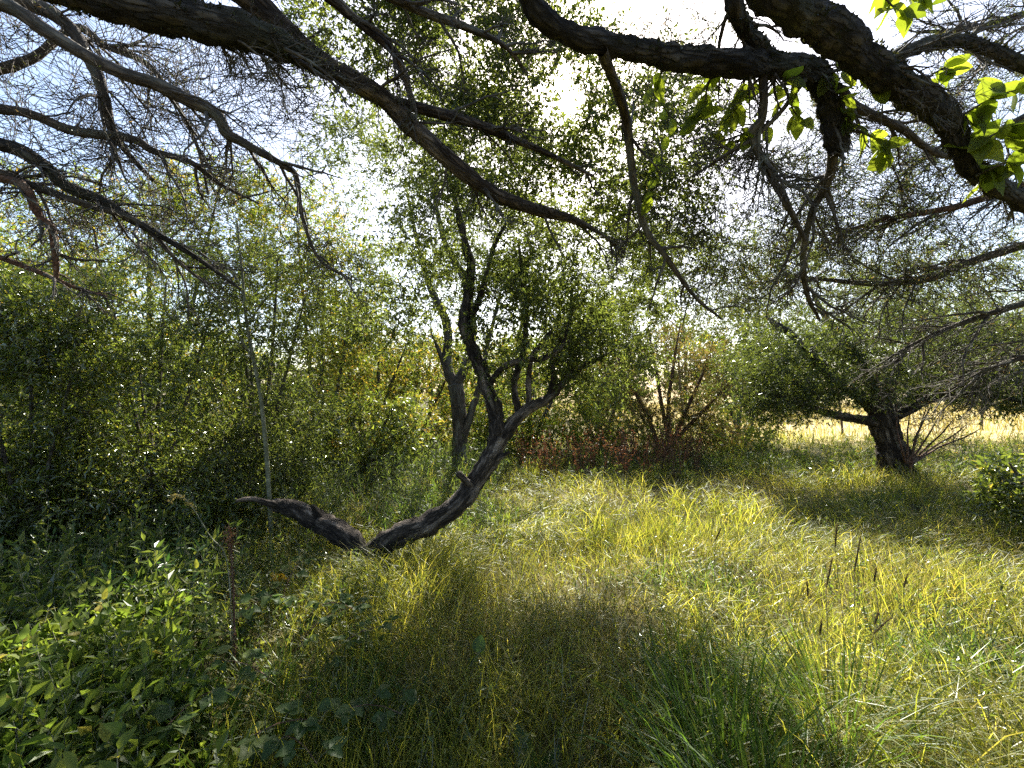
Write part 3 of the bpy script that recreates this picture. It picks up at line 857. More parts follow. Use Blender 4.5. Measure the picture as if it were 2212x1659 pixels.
bough(conA, [(-420, -120, 2.3, 20), (0, -10, 2.5, 16), (133, 43, 2.55, 14), (200, 140, 2.6, 12), (227, 217, 2.65, 10), (240, 275, 2.7, 8), (275, 330, 2.75, 6), (330, 390, 2.8, 4)], BARK, needles=(7, 0.016, 0.0016, 0.12), t0=0.25, **TR)
bough(conA, [(-640, 130, 2.2, 22), (-200, 215, 2.4, 14), (0, 236, 2.6, 10), (67, 247, 2.6, 10), (160, 283, 2.65, 10), (283, 300, 2.7, 9), (333, 327, 2.75, 8), (410, 350, 2.8, 6), (480, 400, 2.9, 4), (560, 440, 3.0, 2)], BARK, needles=(6, 0.016, 0.0016, 0.12), t0=0.3, **TR)
bough(conA, [(-620, 200, 2.0, 28), (-200, 280, 2.2, 18), (0, 312, 2.4, 15), (83, 348, 2.45, 14), (140, 400, 2.5, 12), (217, 433, 2.55, 12), (283, 473, 2.6, 10), (360, 517, 2.65, 7), (430, 560, 2.7, 5), (520, 625, 2.8, 3)], BARK_MOSS, needles=(6, 0.016, 0.0016, 0.1), t0=0.3, **TR)
bough(conA, [(-560, 260, 2.1, 20), (-150, 350, 2.3, 11), (0, 374, 2.4, 9), (80, 405, 2.45, 8), (180, 440, 2.5, 7), (300, 480, 2.6, 6), (380, 560, 2.7, 4), (440, 610, 2.8, 2.5)], BARK, t0=0.3, **TR)
bough(conA, [(-300, 330, 2.3, 12), (0, 385, 2.4, 9), (53, 403, 2.4, 8), (83, 463, 2.42, 8), (112, 495, 2.44, 7), (120, 560, 2.46, 6), (122, 600, 2.48, 4)], BARK_RED, side=(6, 0.4), sub=(4, 0.25), fine=(4, 0.12), t0=0.45)
bough(conA, [(-500, 60, 2.5, 16), (-100, 150, 2.7, 12), (60, 130, 2.8, 9), (160, 60, 2.85, 8), (230, 100, 2.9, 7), (330, 150, 3.0, 6), (420, 300, 3.1, 4), (450, 420, 3.2, 2.5)], BARK, needles=(6, 0.016, 0.0016, 0.2), t0=0.3, **TR)
bough(conA, [(-400, 420, 2.3, 12), (-100, 520, 2.4, 8), (0, 556, 2.45, 6), (90, 590, 2.5, 5), (160, 620, 2.55, 4), (230, 640, 2.6, 2.5)], BARK_RED, side=(7, 0.5), sub=(5, 0.25), fine=(4, 0.12), t0=0.3)

# top centre: the thick limb sloping down to the right
conB = thing('leaning_pine', 'pine with the thick bare limb sloping down across the top centre', 'tree', (-2.2, -0.7, float(gz(-2.2, -0.7))))
offstage_trunk(conB, 6.0, 0.26, BARK_OLD)
bough(conB, [(-400, -900, 1.0, 90), (150, -380, 1.5, 50), (420, -110, 1.8, 34), (560, 20, 1.95, 27), (700, 140, 2.1, 23), (837, 218, 2.3, 20), (900, 284, 2.4, 19), (1037, 398, 2.6, 16), (1137, 446, 2.75, 13), (1225, 470, 2.88, 9), (1290, 500, 2.98, 5), (1350, 545, 3.1, 2)], BARK_OLD,
      side=(14, 0.7), sub=(7, 0.35), fine=(6, 0.16), needles=(6, 0.018, 0.0016, 0.2), t0=0.3, knob=0.26, sides=24, moss=900)
bough(conB, [(-500, -500, 1.1, 70), (-150, -170, 1.35, 44), (120, -35, 1.5, 36), (330, 25, 1.62, 37), (470, 55, 1.72, 37), (600, 95, 1.86, 28), (715, 158, 2.08, 17)], BARK_MOSS,
      side=(12, 0.6), sub=(7, 0.35), fine=(6, 0.17), needles=(8, 0.018, 0.0016, 0.4), t0=0.4, knob=0.3, sides=24, moss=1000)
bough(conB, [(850, 218, 2.33, 11), (930, 240, 2.4, 12), (1010, 262, 2.5, 11), (1060, 280, 2.55, 11), (1108, 300, 2.6, 9), (1180, 330, 2.7, 6), (1280, 380, 2.85, 3)], BARK_OLD, moss=250, side=(10, 0.5), sub=(5, 0.3), fine=(5, 0.15), t0=0.2, needles=(6, 0.018, 0.0016, 0.2))
bough(conB, [(520, -220, 1.8, 24), (640, -70, 1.95, 16), (737, 15, 2.1, 11), (787, 58, 2.15, 10), (847, 108, 2.2, 9), (872, 160, 2.28, 8), (892, 225, 2.36, 7)], BARK_OLD, side=(9, 0.6), sub=(6, 0.35), fine=(5, 0.16), t0=0.3, needles=(9, 0.02, 0.0016, 0.5))
bough(conB, [(700, -160, 2.0, 20), (800, -40, 2.2, 14), (900, 20, 2.4, 10), (1010, 60, 2.6, 8), (1090, 100, 2.8, 5), (1140, 160, 3.0, 3)], BARK, side=(12, 0.6), sub=(7, 0.35), fine=(5, 0.16), t0=0.25, needles=(10, 0.02, 0.0016, 0.7))

# top right: heavy limbs with broad leaves on their shoots
conC = thing('mossy_limbed_tree', 'mossy old tree with heavy bent limbs and broad backlit leaves at top right', 'tree', (1.7, -0.9, float(gz(1.7, -0.9))))
offstage_trunk(conC, 6.0, 0.28, BARK_MOSS)
bare = dict(side=(9, 0.5), sub=(6, 0.3), fine=(5, 0.14), flat=0.1)
bough(conC, [(2000, -1100, 0.9, 90), (1700, -420, 1.25, 60), (1640, -60, 1.55, 40), (1700, 10, 1.65, 38), (1775, 52, 1.75, 36), (1858, 117, 1.85, 34), (1942, 182, 1.95, 31), (2040, 250, 2.05, 24), (2076, 320, 2.1, 19), (2112, 378, 2.15, 19), (2212, 432, 2.25, 19), (2380, 500, 2.4, 14)], BARK_MOSS, knob=0.34, sides=24, moss=1300, t0=0.45, **bare)
bough(conC, [(1420, -520, 1.2, 46), (1150, -200, 1.55, 30), (1140, -10, 1.75, 22), (1230, 75, 1.87, 22), (1370, 108, 1.95, 24), (1475, 124, 2.0, 25), (1600, 138, 2.05, 26), (1700, 148, 2.1, 26), (1765, 165, 2.12, 26), (1785, 205, 2.14, 23), (1797, 250, 2.16, 22), (1808, 300, 2.18, 21), (1814, 330, 2.19, 15)], BARK_MOSS, knob=0.38, sides=24, moss=1400, t0=0.4, **bare)
bough(conC, [(1545, -160, 1.75, 19), (1580, -10, 1.85, 17), (1602, 50, 1.95, 16), (1640, 100, 2.02, 17), (1670, 130, 2.06, 15)], BARK_MOSS, knob=0.34, moss=350, t0=0.2, **bare)
bough(conC, [(1900, 140, 1.9, 16), (1960, 110, 1.95, 14), (2008, 94, 2.0, 13), (2060, 90, 2.05, 13), (2120, 100, 2.1, 13), (2212, 142, 2.2, 13), (2330, 200, 2.3, 9)], BARK_MOSS, knob=0.4, moss=500, t0=0.2, **bare)
bough(conC, [(1648, 160, 2.08, 10), (1648, 250, 2.12, 9), (1625, 292, 2.16, 9), (1658, 367, 2.2, 8), (1708, 457, 2.26, 6), (1740, 520, 2.35, 4)], BARK, t0=0.2, side=(8, 0.5), sub=(6, 0.35), fine=(5, 0.18), needles=(5, 0.015, 0.0016, 0.3))
bough(conC, [(1740, 170, 2.1, 6), (1682, 247, 2.14, 5), (1625, 300, 2.17, 5), (1575, 330, 2.2, 4), (1500, 380, 2.3, 2)], BARK, t0=0.2, **bare)
bough(conC, [(1800, 315, 2.18, 11), (1795, 370, 2.3, 10), (1775, 417, 2.4, 9), (1750, 470, 2.5, 7), (1735, 560, 2.7, 6), (1745, 640, 2.9, 5), (1770, 690, 3.0, 3)], BARK, t0=0.15, side=(13, 0.7), sub=(7, 0.4), fine=(6, 0.18), needles=(6, 0.016, 0.0016, 0.35))
bough(conC, [(1300, 110, 1.88, 12), (1335, 200, 2.2, 11), (1354, 267, 2.4, 10), (1370, 400, 2.6, 8), (1397, 500, 2.75, 7), (1437, 552, 2.85, 6), (1500, 640, 3.0, 4), (1560, 690, 3.1, 2)], BARK, t0=0.2, side=(9, 0.6), sub=(5, 0.35), fine=(5, 0.16), needles=(5, 0.016, 0.0016, 0.25))
bough(conC, [(1700, 160, 2.1, 10), (1810, 190, 2.2, 9), (1850, 230, 2.3, 9), (1950, 280, 2.4, 8), (2020, 330, 2.5, 6), (2120, 350, 2.7, 4)], BARK, t0=0.2, **bare)

# right: needled boughs sweeping in from a conifer beyond the right edge
conD = thing('sweeping_conifer', 'conifer with long fine needled boughs sweeping in from the right edge', 'tree', (5.6, 2.2, float(gz(5.6, 2.2))))
offstage_trunk(conD, 6.5, 0.2, BARK)
swe = dict(side=(16, 0.7), sub=(8, 0.35), fine=(5, 0.15), needles=(8, 0.018, 0.0017, 0.55), droop=0.05, flat=0.35)
bough(conD, [(2900, 300, 2.4, 16), (2500, 420, 2.6, 12), (2300, 500, 2.8, 10), (2075, 573, 3.0, 8), (2008, 603, 3.05, 7), (1891, 613, 3.15, 6), (1775, 603, 3.3, 4.5), (1690, 596, 3.4, 3)], BARK, t0=0.3, **swe)
bough(conD, [(2900, 200, 2.3, 16), (2450, 330, 2.5, 11), (2212, 400, 2.7, 9), (2050, 450, 2.9, 7), (1930, 470, 3.0, 5), (1820, 500, 3.2, 3)], BARK_RED, t0=0.3, **swe)
bough(conD, [(2900, 480, 2.4, 14), (2500, 560, 2.6, 10), (2260, 640, 2.8, 8), (2100, 690, 3.0, 6), (1980, 740, 3.2, 4), (1880, 800, 3.4, 2)], BARK, t0=0.3, **swe)
bough(conD, [(2900, 60, 2.4, 14), (2500, 150, 2.6, 10), (2260, 230, 2.8, 8), (2120, 300, 3.0, 6), (2000, 340, 3.2, 4), (1900, 420, 3.4, 2)], BARK, t0=0.3, **swe)
bough(conD, [(2900, -120, 2.6, 12), (2450, -20, 2.9, 9), (2250, 20, 3.1, 7), (2100, 60, 3.3, 5), (1980, 70, 3.5, 3)], BARK, t0=0.3, side=(14, 0.7), sub=(7, 0.4), fine=(5, 0.2))
bough(conD, [(2900, 640, 2.6, 12), (2450, 700, 2.9, 8), (2250, 760, 3.1, 6), (2130, 800, 3.3, 4), (2040, 850, 3.5, 2)], BARK, t0=0.3, **swe)

# twiggy canopy between the boughs: small leaves over the top centre, needles on the right, bare twigs on the left
crown_parts(conB, np.concatenate(LINES[conB.name]), [blob(800, 70, 3.4, 190, 130, 0.5, 110), blob(1010, 110, 3.6, 200, 190, 0.6, 170), blob(1180, 180, 3.8, 180, 210, 0.6, 170), blob(1060, 330, 3.8, 170, 120, 0.5, 80), blob(1340, 330, 3.8, 160, 160, 0.6, 120), blob(1460, 280, 3.7, 120, 180, 0.5, 80), blob(1420, 480, 4.0, 130, 110, 0.5, 60)],
            SMALL, 0.036, 0.45, clump_r=0.25, twigs=9, per=9, airy=False, br=0.007, tw=0.002, droop=0.2)
crown_parts(conC, np.concatenate(LINES[conC.name]), [blob(1640, 470, 3.2, 190, 130, 0.5, 105), blob(1600, 590, 3.4, 150, 70, 0.5, 55), blob(1480, 400, 3.3, 140, 150, 0.5, 55), blob(1830, 440, 3.2, 180, 90, 0.5, 55), blob(1450, 130, 2.8, 150, 110, 0.3, 35), blob(1680, 280, 3.0, 200, 110, 0.4, 40)],
            NEEDLE, 0.034, 0.16, clump_r=0.27, twigs=9, per=8, airy=False, br=0.008, tw=0.0024, twig_share=0.75, tilt=1.0, upb=0.2, droop=0.05)
crown_parts(conD, np.concatenate(LINES[conD.name]), [blob(2030, 490, 3.1, 240, 120, 0.5, 85), blob(2000, 620, 3.3, 230, 70, 0.5, 60), blob(2140, 120, 3.1, 150, 120, 0.4, 50), blob(2130, 740, 3.4, 160, 70, 0.4, 30), blob(2080, 320, 3.0, 170, 120, 0.4, 60), blob(1850, 340, 3.0, 150, 100, 0.4, 40)],
            NEEDLE, 0.034, 0.16, clump_r=0.28, twigs=9, per=8, airy=False, br=0.008, tw=0.0024, twig_share=0.75, tilt=1.0, upb=0.2, droop=0.1)
crown_parts(conA, np.concatenate(LINES[conA.name]), [blob(200, 190, 2.8, 260, 150, 0.4, 115), blob(480, 230, 3.0, 200, 130, 0.4, 90), blob(240, 420, 2.8, 260, 120, 0.4, 100), blob(560, 150, 2.9, 150, 80, 0.4, 35), blob(700, 560, 3.1, 70, 60, 0.2, 14)],
            NEEDLE, 0.024, 0.2, clump_r=0.28, twigs=8, per=2, airy=False, br=0.008, tw=0.0023, twig_share=1.0, tilt=1.0, upb=0.2, droop=0.05)

# broad leaves: each one a leaf of its own
def leaf_mesh(name, mat, w=0.55, rows=7, curl=0.22, fold=0.16, point=1.0, seed=0, ser=0.0):
    """A single leaf of unit length along +Y, midrib folded, blade drooping at the tip."""
    r = random.Random(seed)
    V, F = [], []
    for i in range(rows):
        t = i / (rows - 1)
        half = 0.5 * w * (math.sin(math.pi * t ** (0.8 * point)) ** 0.85 if 0 < t < 1 else 0.012)
        if ser and 0 < t < 1:
            half *= 1 + (ser if i % 2 else -ser)
        z = -curl * t * t + 0.05 * math.sin(t * 6 + seed)
        for sx in (-1, 0, 1):
            V.append((sx * half + r.uniform(-.01, .01), t, z + abs(sx) * fold * half * 2 + r.uniform(-.012, .012)))
    for i in range(rows - 1):
        for j in range(2):
            a = i * 3 + j
            F.append((a, a + 1, a + 4, a + 3))
    me = bpy.data.meshes.new(name)
    me.from_pydata(V, [], F)
    me.polygons.foreach_set('use_smooth', [True] * len(F))
    me.materials.append(mat)
    me.update()
    return me

def put_leaf(me, parent, pos, d, nrm, size, name='leaf'):
    """Leaf object at pos (in the parent's space), pointing along d, facing nrm."""
    d = Vector(d).normalized()
    x = d.cross(Vector(nrm)).normalized()
    z = x.cross(d)
    o = bpy.data.objects.new(name, me)
    COL.objects.link(o)
    o.parent = parent
    from mathutils import Matrix
    M = Matrix((x, d, z)).transposed().to_4x4()
    o.matrix_local = Matrix.Translation(Vector(pos)) @ M @ Matrix.Diagonal((size, size, size, 1))
    return o

broad = [leaf_mesh('leaf', BIGLEAF, 0.6, seed=k, curl=0.15 + 0.1 * k) for k in range(4)]
def leafy_shoot(root, rows, spots, size=0.085, n=6, spread=26):
    m = px_line(rows)
    m[:, :3] -= np.asarray(root.location)
    sh = link('shoot', limb_mesh('shoot', m, TWIG, sides=6, knob=0.05, n=14), root)
    q = smooth(m, n * 2)
    for k in range(n):
        p = q[min(len(q) - 1, 2 + int(k * (len(q) - 2) / n))][:3]
        tan = q[-1, :3] - q[0, :3]
        d = unit(unit(tan) * 0.5 + rng.normal(size=3) * 0.75 + np.array([0, 0, -0.25]))
        nr = np.array([0, -0.7, 0.5]) + rng.normal(size=3) * 0.4
        put_leaf(random.choice(broad), sh, p, d, nr, size * random.uniform(0.75, 1.25))
shoots = [[(1560, 120, 2.05, 3), (1530, 180, 2.1, 2.4), (1520, 240, 2.12, 1.8), (1500, 265, 2.15, 1)], [(1640, 170, 2.1, 3), (1610, 200, 2.1, 2.2), (1590, 235, 2.12, 1.5), (1560, 262, 2.15, 1)],
          [(1690, 165, 2.1, 3), (1700, 200, 2.1, 2.4), (1715, 240, 2.12, 1.6), (1735, 262, 2.14, 1)], [(1780, 160, 2.1, 3), (1830, 150, 2.0, 2.2), (1870, 165, 1.98, 1.6), (1900, 195, 1.98, 1)],
          [(1800, 200, 2.15, 3), (1820, 225, 2.1, 2.2), (1835, 260, 2.1, 1.6), (1860, 275, 2.1, 1)], [(1880, -60, 1.9, 3), (1900, -20, 1.9, 2.4), (1930, 15, 1.9, 1.8), (1955, 30, 1.9, 1)],
          [(1930, -50, 1.9, 3), (1960, -20, 1.9, 2), (1985, 0, 1.9, 1.5), (2010, 15, 1.9, 1)], [(1990, 200, 2.0, 3), (2010, 165, 1.98, 2.2), (2040, 150, 1.96, 1.6), (2060, 170, 1.96, 1)],
          [(2060, 260, 2.05, 3), (2110, 230, 2.0, 2.4), (2160, 205, 1.95, 1.8), (2212, 190, 1.9, 1.2)], [(2080, 330, 2.1, 3), (2130, 300, 2.0, 2.4), (2180, 275, 1.95, 1.8), (2240, 260, 1.9, 1.2)],
          [(2110, 380, 2.1, 3), (2150, 360, 2.0, 2.2), (2190, 345, 2.0, 1.6), (2230, 330, 1.95, 1)], [(1850, 280, 2.2, 3), (1890, 300, 2.2, 2), (1910, 320, 2.2, 1.5), (1920, 345, 2.2, 1)],
          [(1660, 260, 2.15, 3), (1640, 290, 2.2, 2), (1600, 300, 2.2, 1.5), (1560, 320, 2.25, 1)], [(1440, 130, 2.0, 3), (1420, 190, 2.15, 2.2), (1440, 240, 2.3, 1.6), (1470, 270, 2.4, 1)], [(1420, 300, 2.6, 3), (1430, 340, 2.6, 2), (1420, 400, 2.6, 1.5), (1400, 430, 2.6, 1)]]
for k, sh_ in enumerate(shoots):
    leafy_shoot(conC, sh_, None, size=0.13 if k in (8, 9, 10) else 0.1, n=13 if k < 12 else 8)

# ------------------------------------------------------------------ grass and weeds (nobody could count them)
def field_noise(x, y, s, seed):
    """Smooth 2-D value for patches, about -1..1."""
    r = np.random.default_rng(seed)
    v = np.zeros_like(x)
    for k in range(5):
        a, b, c = r.normal() * s, r.normal() * s, r.uniform(0, 6.28)
        v += np.sin(a * x + b * y + c)
    return v / 2.5

def wedge(n, y0, y1, power=1.0, half=1.3):
    """Random spots inside the view wedge, denser near the camera for larger power."""
    u_ = rng.random(n)
    y = (y0 ** (2 - power) + u_ * (y1 ** (2 - power) - y0 ** (2 - power))) ** (1 / (2 - power))
    x = rng.uniform(-1, 1, n) * (y * half + 0.3)
    return x, y

def to_px(x, y):
    return CX + x / y * FPX

def grow_blades(acc, o, hd, H, W, th0, th1, K=4, mat=0):
    """Curved tapering blades, one row of each array per blade."""
    n = len(o)
    P = np.empty((n, K, 3))
    P[:, 0] = o
    for k in range(1, K):
        t = (k - 0.5) / (K - 1)
        th = th0 + (th1 - th0) * t ** 1.2
        d = hd * np.sin(th)[:, None] + np.array([0, 0, 1.0]) * np.cos(th)[:, None]
        P[:, k] = P[:, k - 1] + d * (H / (K - 1))[:, None]
    s = np.cross(hd, [0, 0, 1.0])
    s = unit(s + rng.normal(size=s.shape) * 0.4)
    prof = np.interp(np.linspace(0, 1, K), [0, 0.3, 0.7, 1], [0.7, 1.0, 0.75, 0.0])[:-1]
    E = (W[:, None] * prof)[..., None] * 0.5
    V = np.concatenate([np.stack([P[:, :-1] + s[:, None] * E, P[:, :-1] - s[:, None] * E], 2).reshape(n, (K - 1) * 2, 3), P[:, -1:]], 1)
    m = (K - 1) * 2 + 1
    b = (np.arange(n) * m)[:, None, None]
    k = np.arange(K - 2)[None, :, None] * 2
    F = (b + k + np.array([[[0, 1, 3, 2]]])).reshape(-1, 4)
    T = b[:, 0] + np.array([[m - 3, m - 2, m - 1]])
    acc.add(V.reshape(-1, 3), F, T, mat=mat)

def grass_zone(acc, ntuft, per, y0, y1, power, h, w, K=4, half=1.3):
    x, y = wedge(ntuft, y0, y1, power, half)
    px = to_px(x, y)
    left = 1 / (1 + np.exp((px - 560) / 70))
    k_ = rng.random(ntuft) > left * np.where(y < 2.3, 0.45, 0.85)
    x, y = np.repeat(x[k_], per), np.repeat(y[k_], per)
    n = len(x)
    tid = np.repeat(rng.random(k_.sum()), per)
    tdir = np.repeat(rng.normal(size=k_.sum()), per)
    x = x + rng.normal(size=n) * 0.07
    y = y + rng.normal(size=n) * 0.07
    y = np.maximum(y, 0.75)
    px = to_px(x, y)
    right = 1 / (1 + np.exp(-(px - 1200) / 130))
    swirl = math.pi * 1.1 * field_noise(x, y, 0.75, 21) + tdir * 0.9
    flat_ = np.clip(0.45 + 0.55 * field_noise(x, y, 1.6, 31) + 0.25 * right, 0.05, 1.3)
    az = rng.uniform(0, 2 * math.pi, n)
    hd = np.stack([np.cos(az) + np.cos(swirl) * 1.1 * flat_, np.sin(az) + np.sin(swirl) * 1.1 * flat_, np.zeros(n)], 1)
    hd = unit(hd)
    th0 = rng.uniform(0.05, 0.75, n)
    th1 = th0 + (0.5 + 1.5 * flat_) * rng.uniform(0.5, 1.3, n)
    H = h * rng.uniform(0.35, 1.25, n) * (1 + 0.2 * field_noise(x, y, 2.0, 5))
    W = w * rng.uniform(0.6, 1.4, n)
    o = np.stack([x, y, gz(x, y) - 0.01], 1)
    straw_p = np.clip(0.04 + 0.12 * right + 0.3 * np.clip(field_noise(x, y, 1.7, 41), -0.3, 1), 0.0, 0.55)
    lushp = (field_noise(x, y, 1.5, 9) > 0.75) | ((np.abs(px - 1560) < 170) & (y < 2.7)) | (px < 500)
    r = rng.random(n) * 0.6 + tid * 0.4
    kind = np.where(r < straw_p + 0.08, 1, 0)
    W = np.where(kind == 1, W * 0.65, W)
    kind = np.where(lushp & (r > 0.45), 2, kind)
    W = np.where(kind == 2, W * 1.6, W)
    th1 = np.where(kind == 2, th0 + 1.2 * rng.uniform(0.4, 1.2, n), th1)
    for m in range(3):
        q = kind == m
        if q.any():
            grow_blades(acc, o[q], hd[q], H[q], W[q], th0[q], th1[q], K, m)

a = Acc()
grass_zone(a, 5600, 14, 1.0, 5.0, 0.8, 0.34, 0.0044)
grass_zone(a, 4200, 13, 4.6, 10.0, 0.5, 0.4, 0.0068)
grass_zone(a, 1700, 12, 9.5, 16.0, 0.5, 0.5, 0.013, K=3)
link('grass', a.mesh('grass', [GRASS, STRAW, GRASS_LUSH], False), label='long matted yellow-green grass covering the clearing', category='grass', kind='stuff')

a = Acc()
x, y = wedge(26000, 14, 75, 0.9, 1.3)
x, y = x[x > 3.5], y[x > 3.5]
az = rng.uniform(0, 6.28, len(x))
grow_blades(a, np.stack([x, y, gz(x, y)], 1), np.stack([np.cos(az), np.sin(az), 0 * az], 1), rng.uniform(0.3, 0.65, len(x)), 0.012 + y * 0.0012, rng.uniform(0, 0.3, len(x)), rng.uniform(0.3, 1.4, len(x)), 3)
link('meadow_grass', a.mesh('meadow_grass', [STRAW], False), label='pale dry meadow grass of the open field beyond the trees', category='grass', kind='stuff')

def sprigs(acc, n, nst, px0, px1, y0, y1, h, L, W, per, mat):
    """Upright leafy weeds spread over a patch."""
    yb = np.sqrt(rng.uniform(y0 ** 2, y1 ** 2, n))
    xb = (rng.uniform(px0, px1, n) - CX) / FPX * yb
    sc = np.repeat(rng.uniform(0.6, 1.2, n), nst)
    x, y = np.repeat(xb, nst) + rng.normal(size=n * nst) * 0.05, np.repeat(yb, nst) + rng.normal(size=n * nst) * 0.05
    m = n * nst
    az = rng.uniform(0, 6.28, m)
    d = unit(np.stack([np.cos(az) * 0.3, np.sin(az) * 0.3, np.ones(m)], 1))
    P = np.empty((m, 4, 3))
    P[:, 0] = np.stack([x, y, gz(x, y) - 0.01], 1)
    hh = h * sc * rng.uniform(0.7, 1.1, m)
    for k in range(1, 4):
        P[:, k] = P[:, k - 1] + d * (hh / 3)[:, None]
        d = unit(d + rng.normal(size=d.shape) * 0.14)
    tubes(acc, P[:, [0, 2, 3]], np.full((m, 3), 0.0022) * np.linspace(1.2, 0.5, 3), 3, mat=2)
    leaves_on(acc, P, per, L, W, t0=0.2, upb=0.9, tilt=0.4, mat=mat, tri=y0 > 3)
a = Acc()
sprigs(a, 420, 3, -250, 720, 3.4, 6.5, 0.45, 0.055, 0.4, 11, 0)
sprigs(a, 300, 3, 560, 1080, 4.5, 8.5, 0.75, 0.08, 0.18, 16, 0)
sprigs(a, 430, 3, 1080, 2300, 7.4, 10.5, 0.4, 0.07, 0.5, 10, 0)
sprigs(a, 250, 3, 680, 1100, 8.2, 11, 0.7, 0.08, 0.4, 11, 0)
sprigs(a, 600, 2, 620, 2212, 1.5, 6, 0.26, 0.03, 0.45, 9, 0)
sprigs(a, 300, 2, 900, 2212, 1.5, 6, 0.3, 0.028, 0.4, 9, 1)
sprigs(a, 160, 3, 1300, 2250, 9, 12, 0.8, 0.08, 0.3, 12, 1)
sprigs(a, 420, 2, 560, 1660, 10.2, 12.5, 1.15, 0.13, 0.5, 13, 1)
sprigs(a, 150, 3, -100, 700, 8.5, 11, 1.2, 0.12, 0.5, 13, 1)
sprigs(a, 200, 3, 300, 820, 2.4, 4.0, 0.26, 0.04, 0.5, 10, 0)
sprigs(a, 230, 3, -80, 360, 1.6, 2.9, 0.34, 0.07, 0.42, 9, 3)
sprigs(a, 130, 3, -80, 470, 1.3, 2.1, 0.28, 0.065, 0.45, 9, 3)
sprigs(a, 160, 3, -150, 420, 2.7, 4.2, 0.5, 0.085, 0.28, 12, 0)
link('undergrowth', a.mesh('undergrowth', [WEED, LIME, TWIG_PALE, LOWHERB], False), label='low leafy weeds filling the shade under the trees', category='weeds', kind='stuff')

# ------------------------------------------------------------------ plants of the foreground
from mathutils import Matrix
def stem_mesh(name, P, r, mat, sides=5):
    a = Acc()
    P = np.asarray(P, float)
    tubes(a, P[None], np.linspace(r, r * 0.45, len(P))[None], sides)
    return a.mesh(name, mat)

def herb(name, label, category, base, h, pairs, leaves, size, stem_mat=TWIG_PALE, group=None, lean=0.12, ang=0.5, whorl=2, t0=0.25):
    """Upright plant with leaves in pairs up its stem; each leaf an object."""
    root = thing(name, label, category, base, group)
    d = np.array([random.gauss(0, lean), random.gauss(0, lean), 1.0])
    P = [np.array([0, 0, -0.02])]
    for k in range(5):
        d = unit(d + rng.normal(size=3) * 0.08)
        P.append(P[-1] + d * h / 5)
    P = np.array(P)
    link('stem', stem_mesh('stem', P, 0.003, stem_mat), root)
    az = random.uniform(0, 6.28)
    for k in range(pairs):
        t = t0 + (1 - t0) * (k + 0.5) / pairs
        p, _ = pick(P[None], np.array([t]))
        az += math.pi / 2 + random.gauss(0, 0.3)
        for w in range(whorl):
            a_ = az + w * 2 * math.pi / whorl + random.gauss(0, 0.25)
            el = ang * (0.3 + t) + random.gauss(0, 0.2)
            dd = (math.cos(a_) * math.cos(el), math.sin(a_) * math.cos(el), math.sin(el))
            nn = (random.gauss(0, 0.25), random.gauss(0, 0.25), 1)
            sz = size * random.uniform(0.75, 1.2) * (1.1 - 0.55 * t)
            put_leaf(random.choice(leaves), root, p[0], dd, nn, sz)
    if pairs:
        put_leaf(random.choice(leaves), root, P[-1], (random.gauss(0, .3), random.gauss(0, .3), 0.8), (0.3, -0.3, 0.6), size * 0.6)
    return root

def spot(px, y):
    x = (px - CX) / FPX * y
    return (x, y, float(gz(x, y)))

ovate = [leaf_mesh('leaf', HERB, 0.5, seed=10 + k, curl=0.25, ser=0.06) for k in range(4)]
ovate_y = [leaf_mesh('leaf', HERB_LIME, 0.46, seed=50 + k, curl=0.3, ser=0.05) for k in range(3)]
lance = [leaf_mesh('leaf', HERB_DARK, 0.26, seed=20 + k, curl=0.35) for k in range(4)]
lance_l = [leaf_mesh('leaf', HERB, 0.3, seed=30 + k, curl=0.3) for k in range(3)]
bram = [leaf_mesh('leaflet', BRAMBLE, 0.72, seed=40 + k, curl=0.18, ser=0.08) for k in range(4)]

for k in range(84):
    y_ = math.sqrt(random.uniform(1.25 ** 2, 2.8 ** 2))
    px_ = random.uniform(-60, 470)
    herb('leafy_plant', 'sunlit yellow-green leafy plant in the patch at the bottom left corner', 'plant', spot(px_, y_), random.uniform(0.22, 0.46), 6, random.choice((ovate, ovate, ovate_y, lance_l)), random.uniform(0.07, 0.125), group='sunlit leafy plants at bottom left')
for k in range(42):
    y_ = math.sqrt(random.uniform(2.7 ** 2, 3.9 ** 2))
    herb('willowherb', 'dark green narrow-leaved plant in the shaded patch before the left thicket', 'plant', spot(random.uniform(-40, 470), y_), random.uniform(0.3, 0.55), 7, lance, random.uniform(0.09, 0.13), group='dark narrow-leaved plants in the shade')

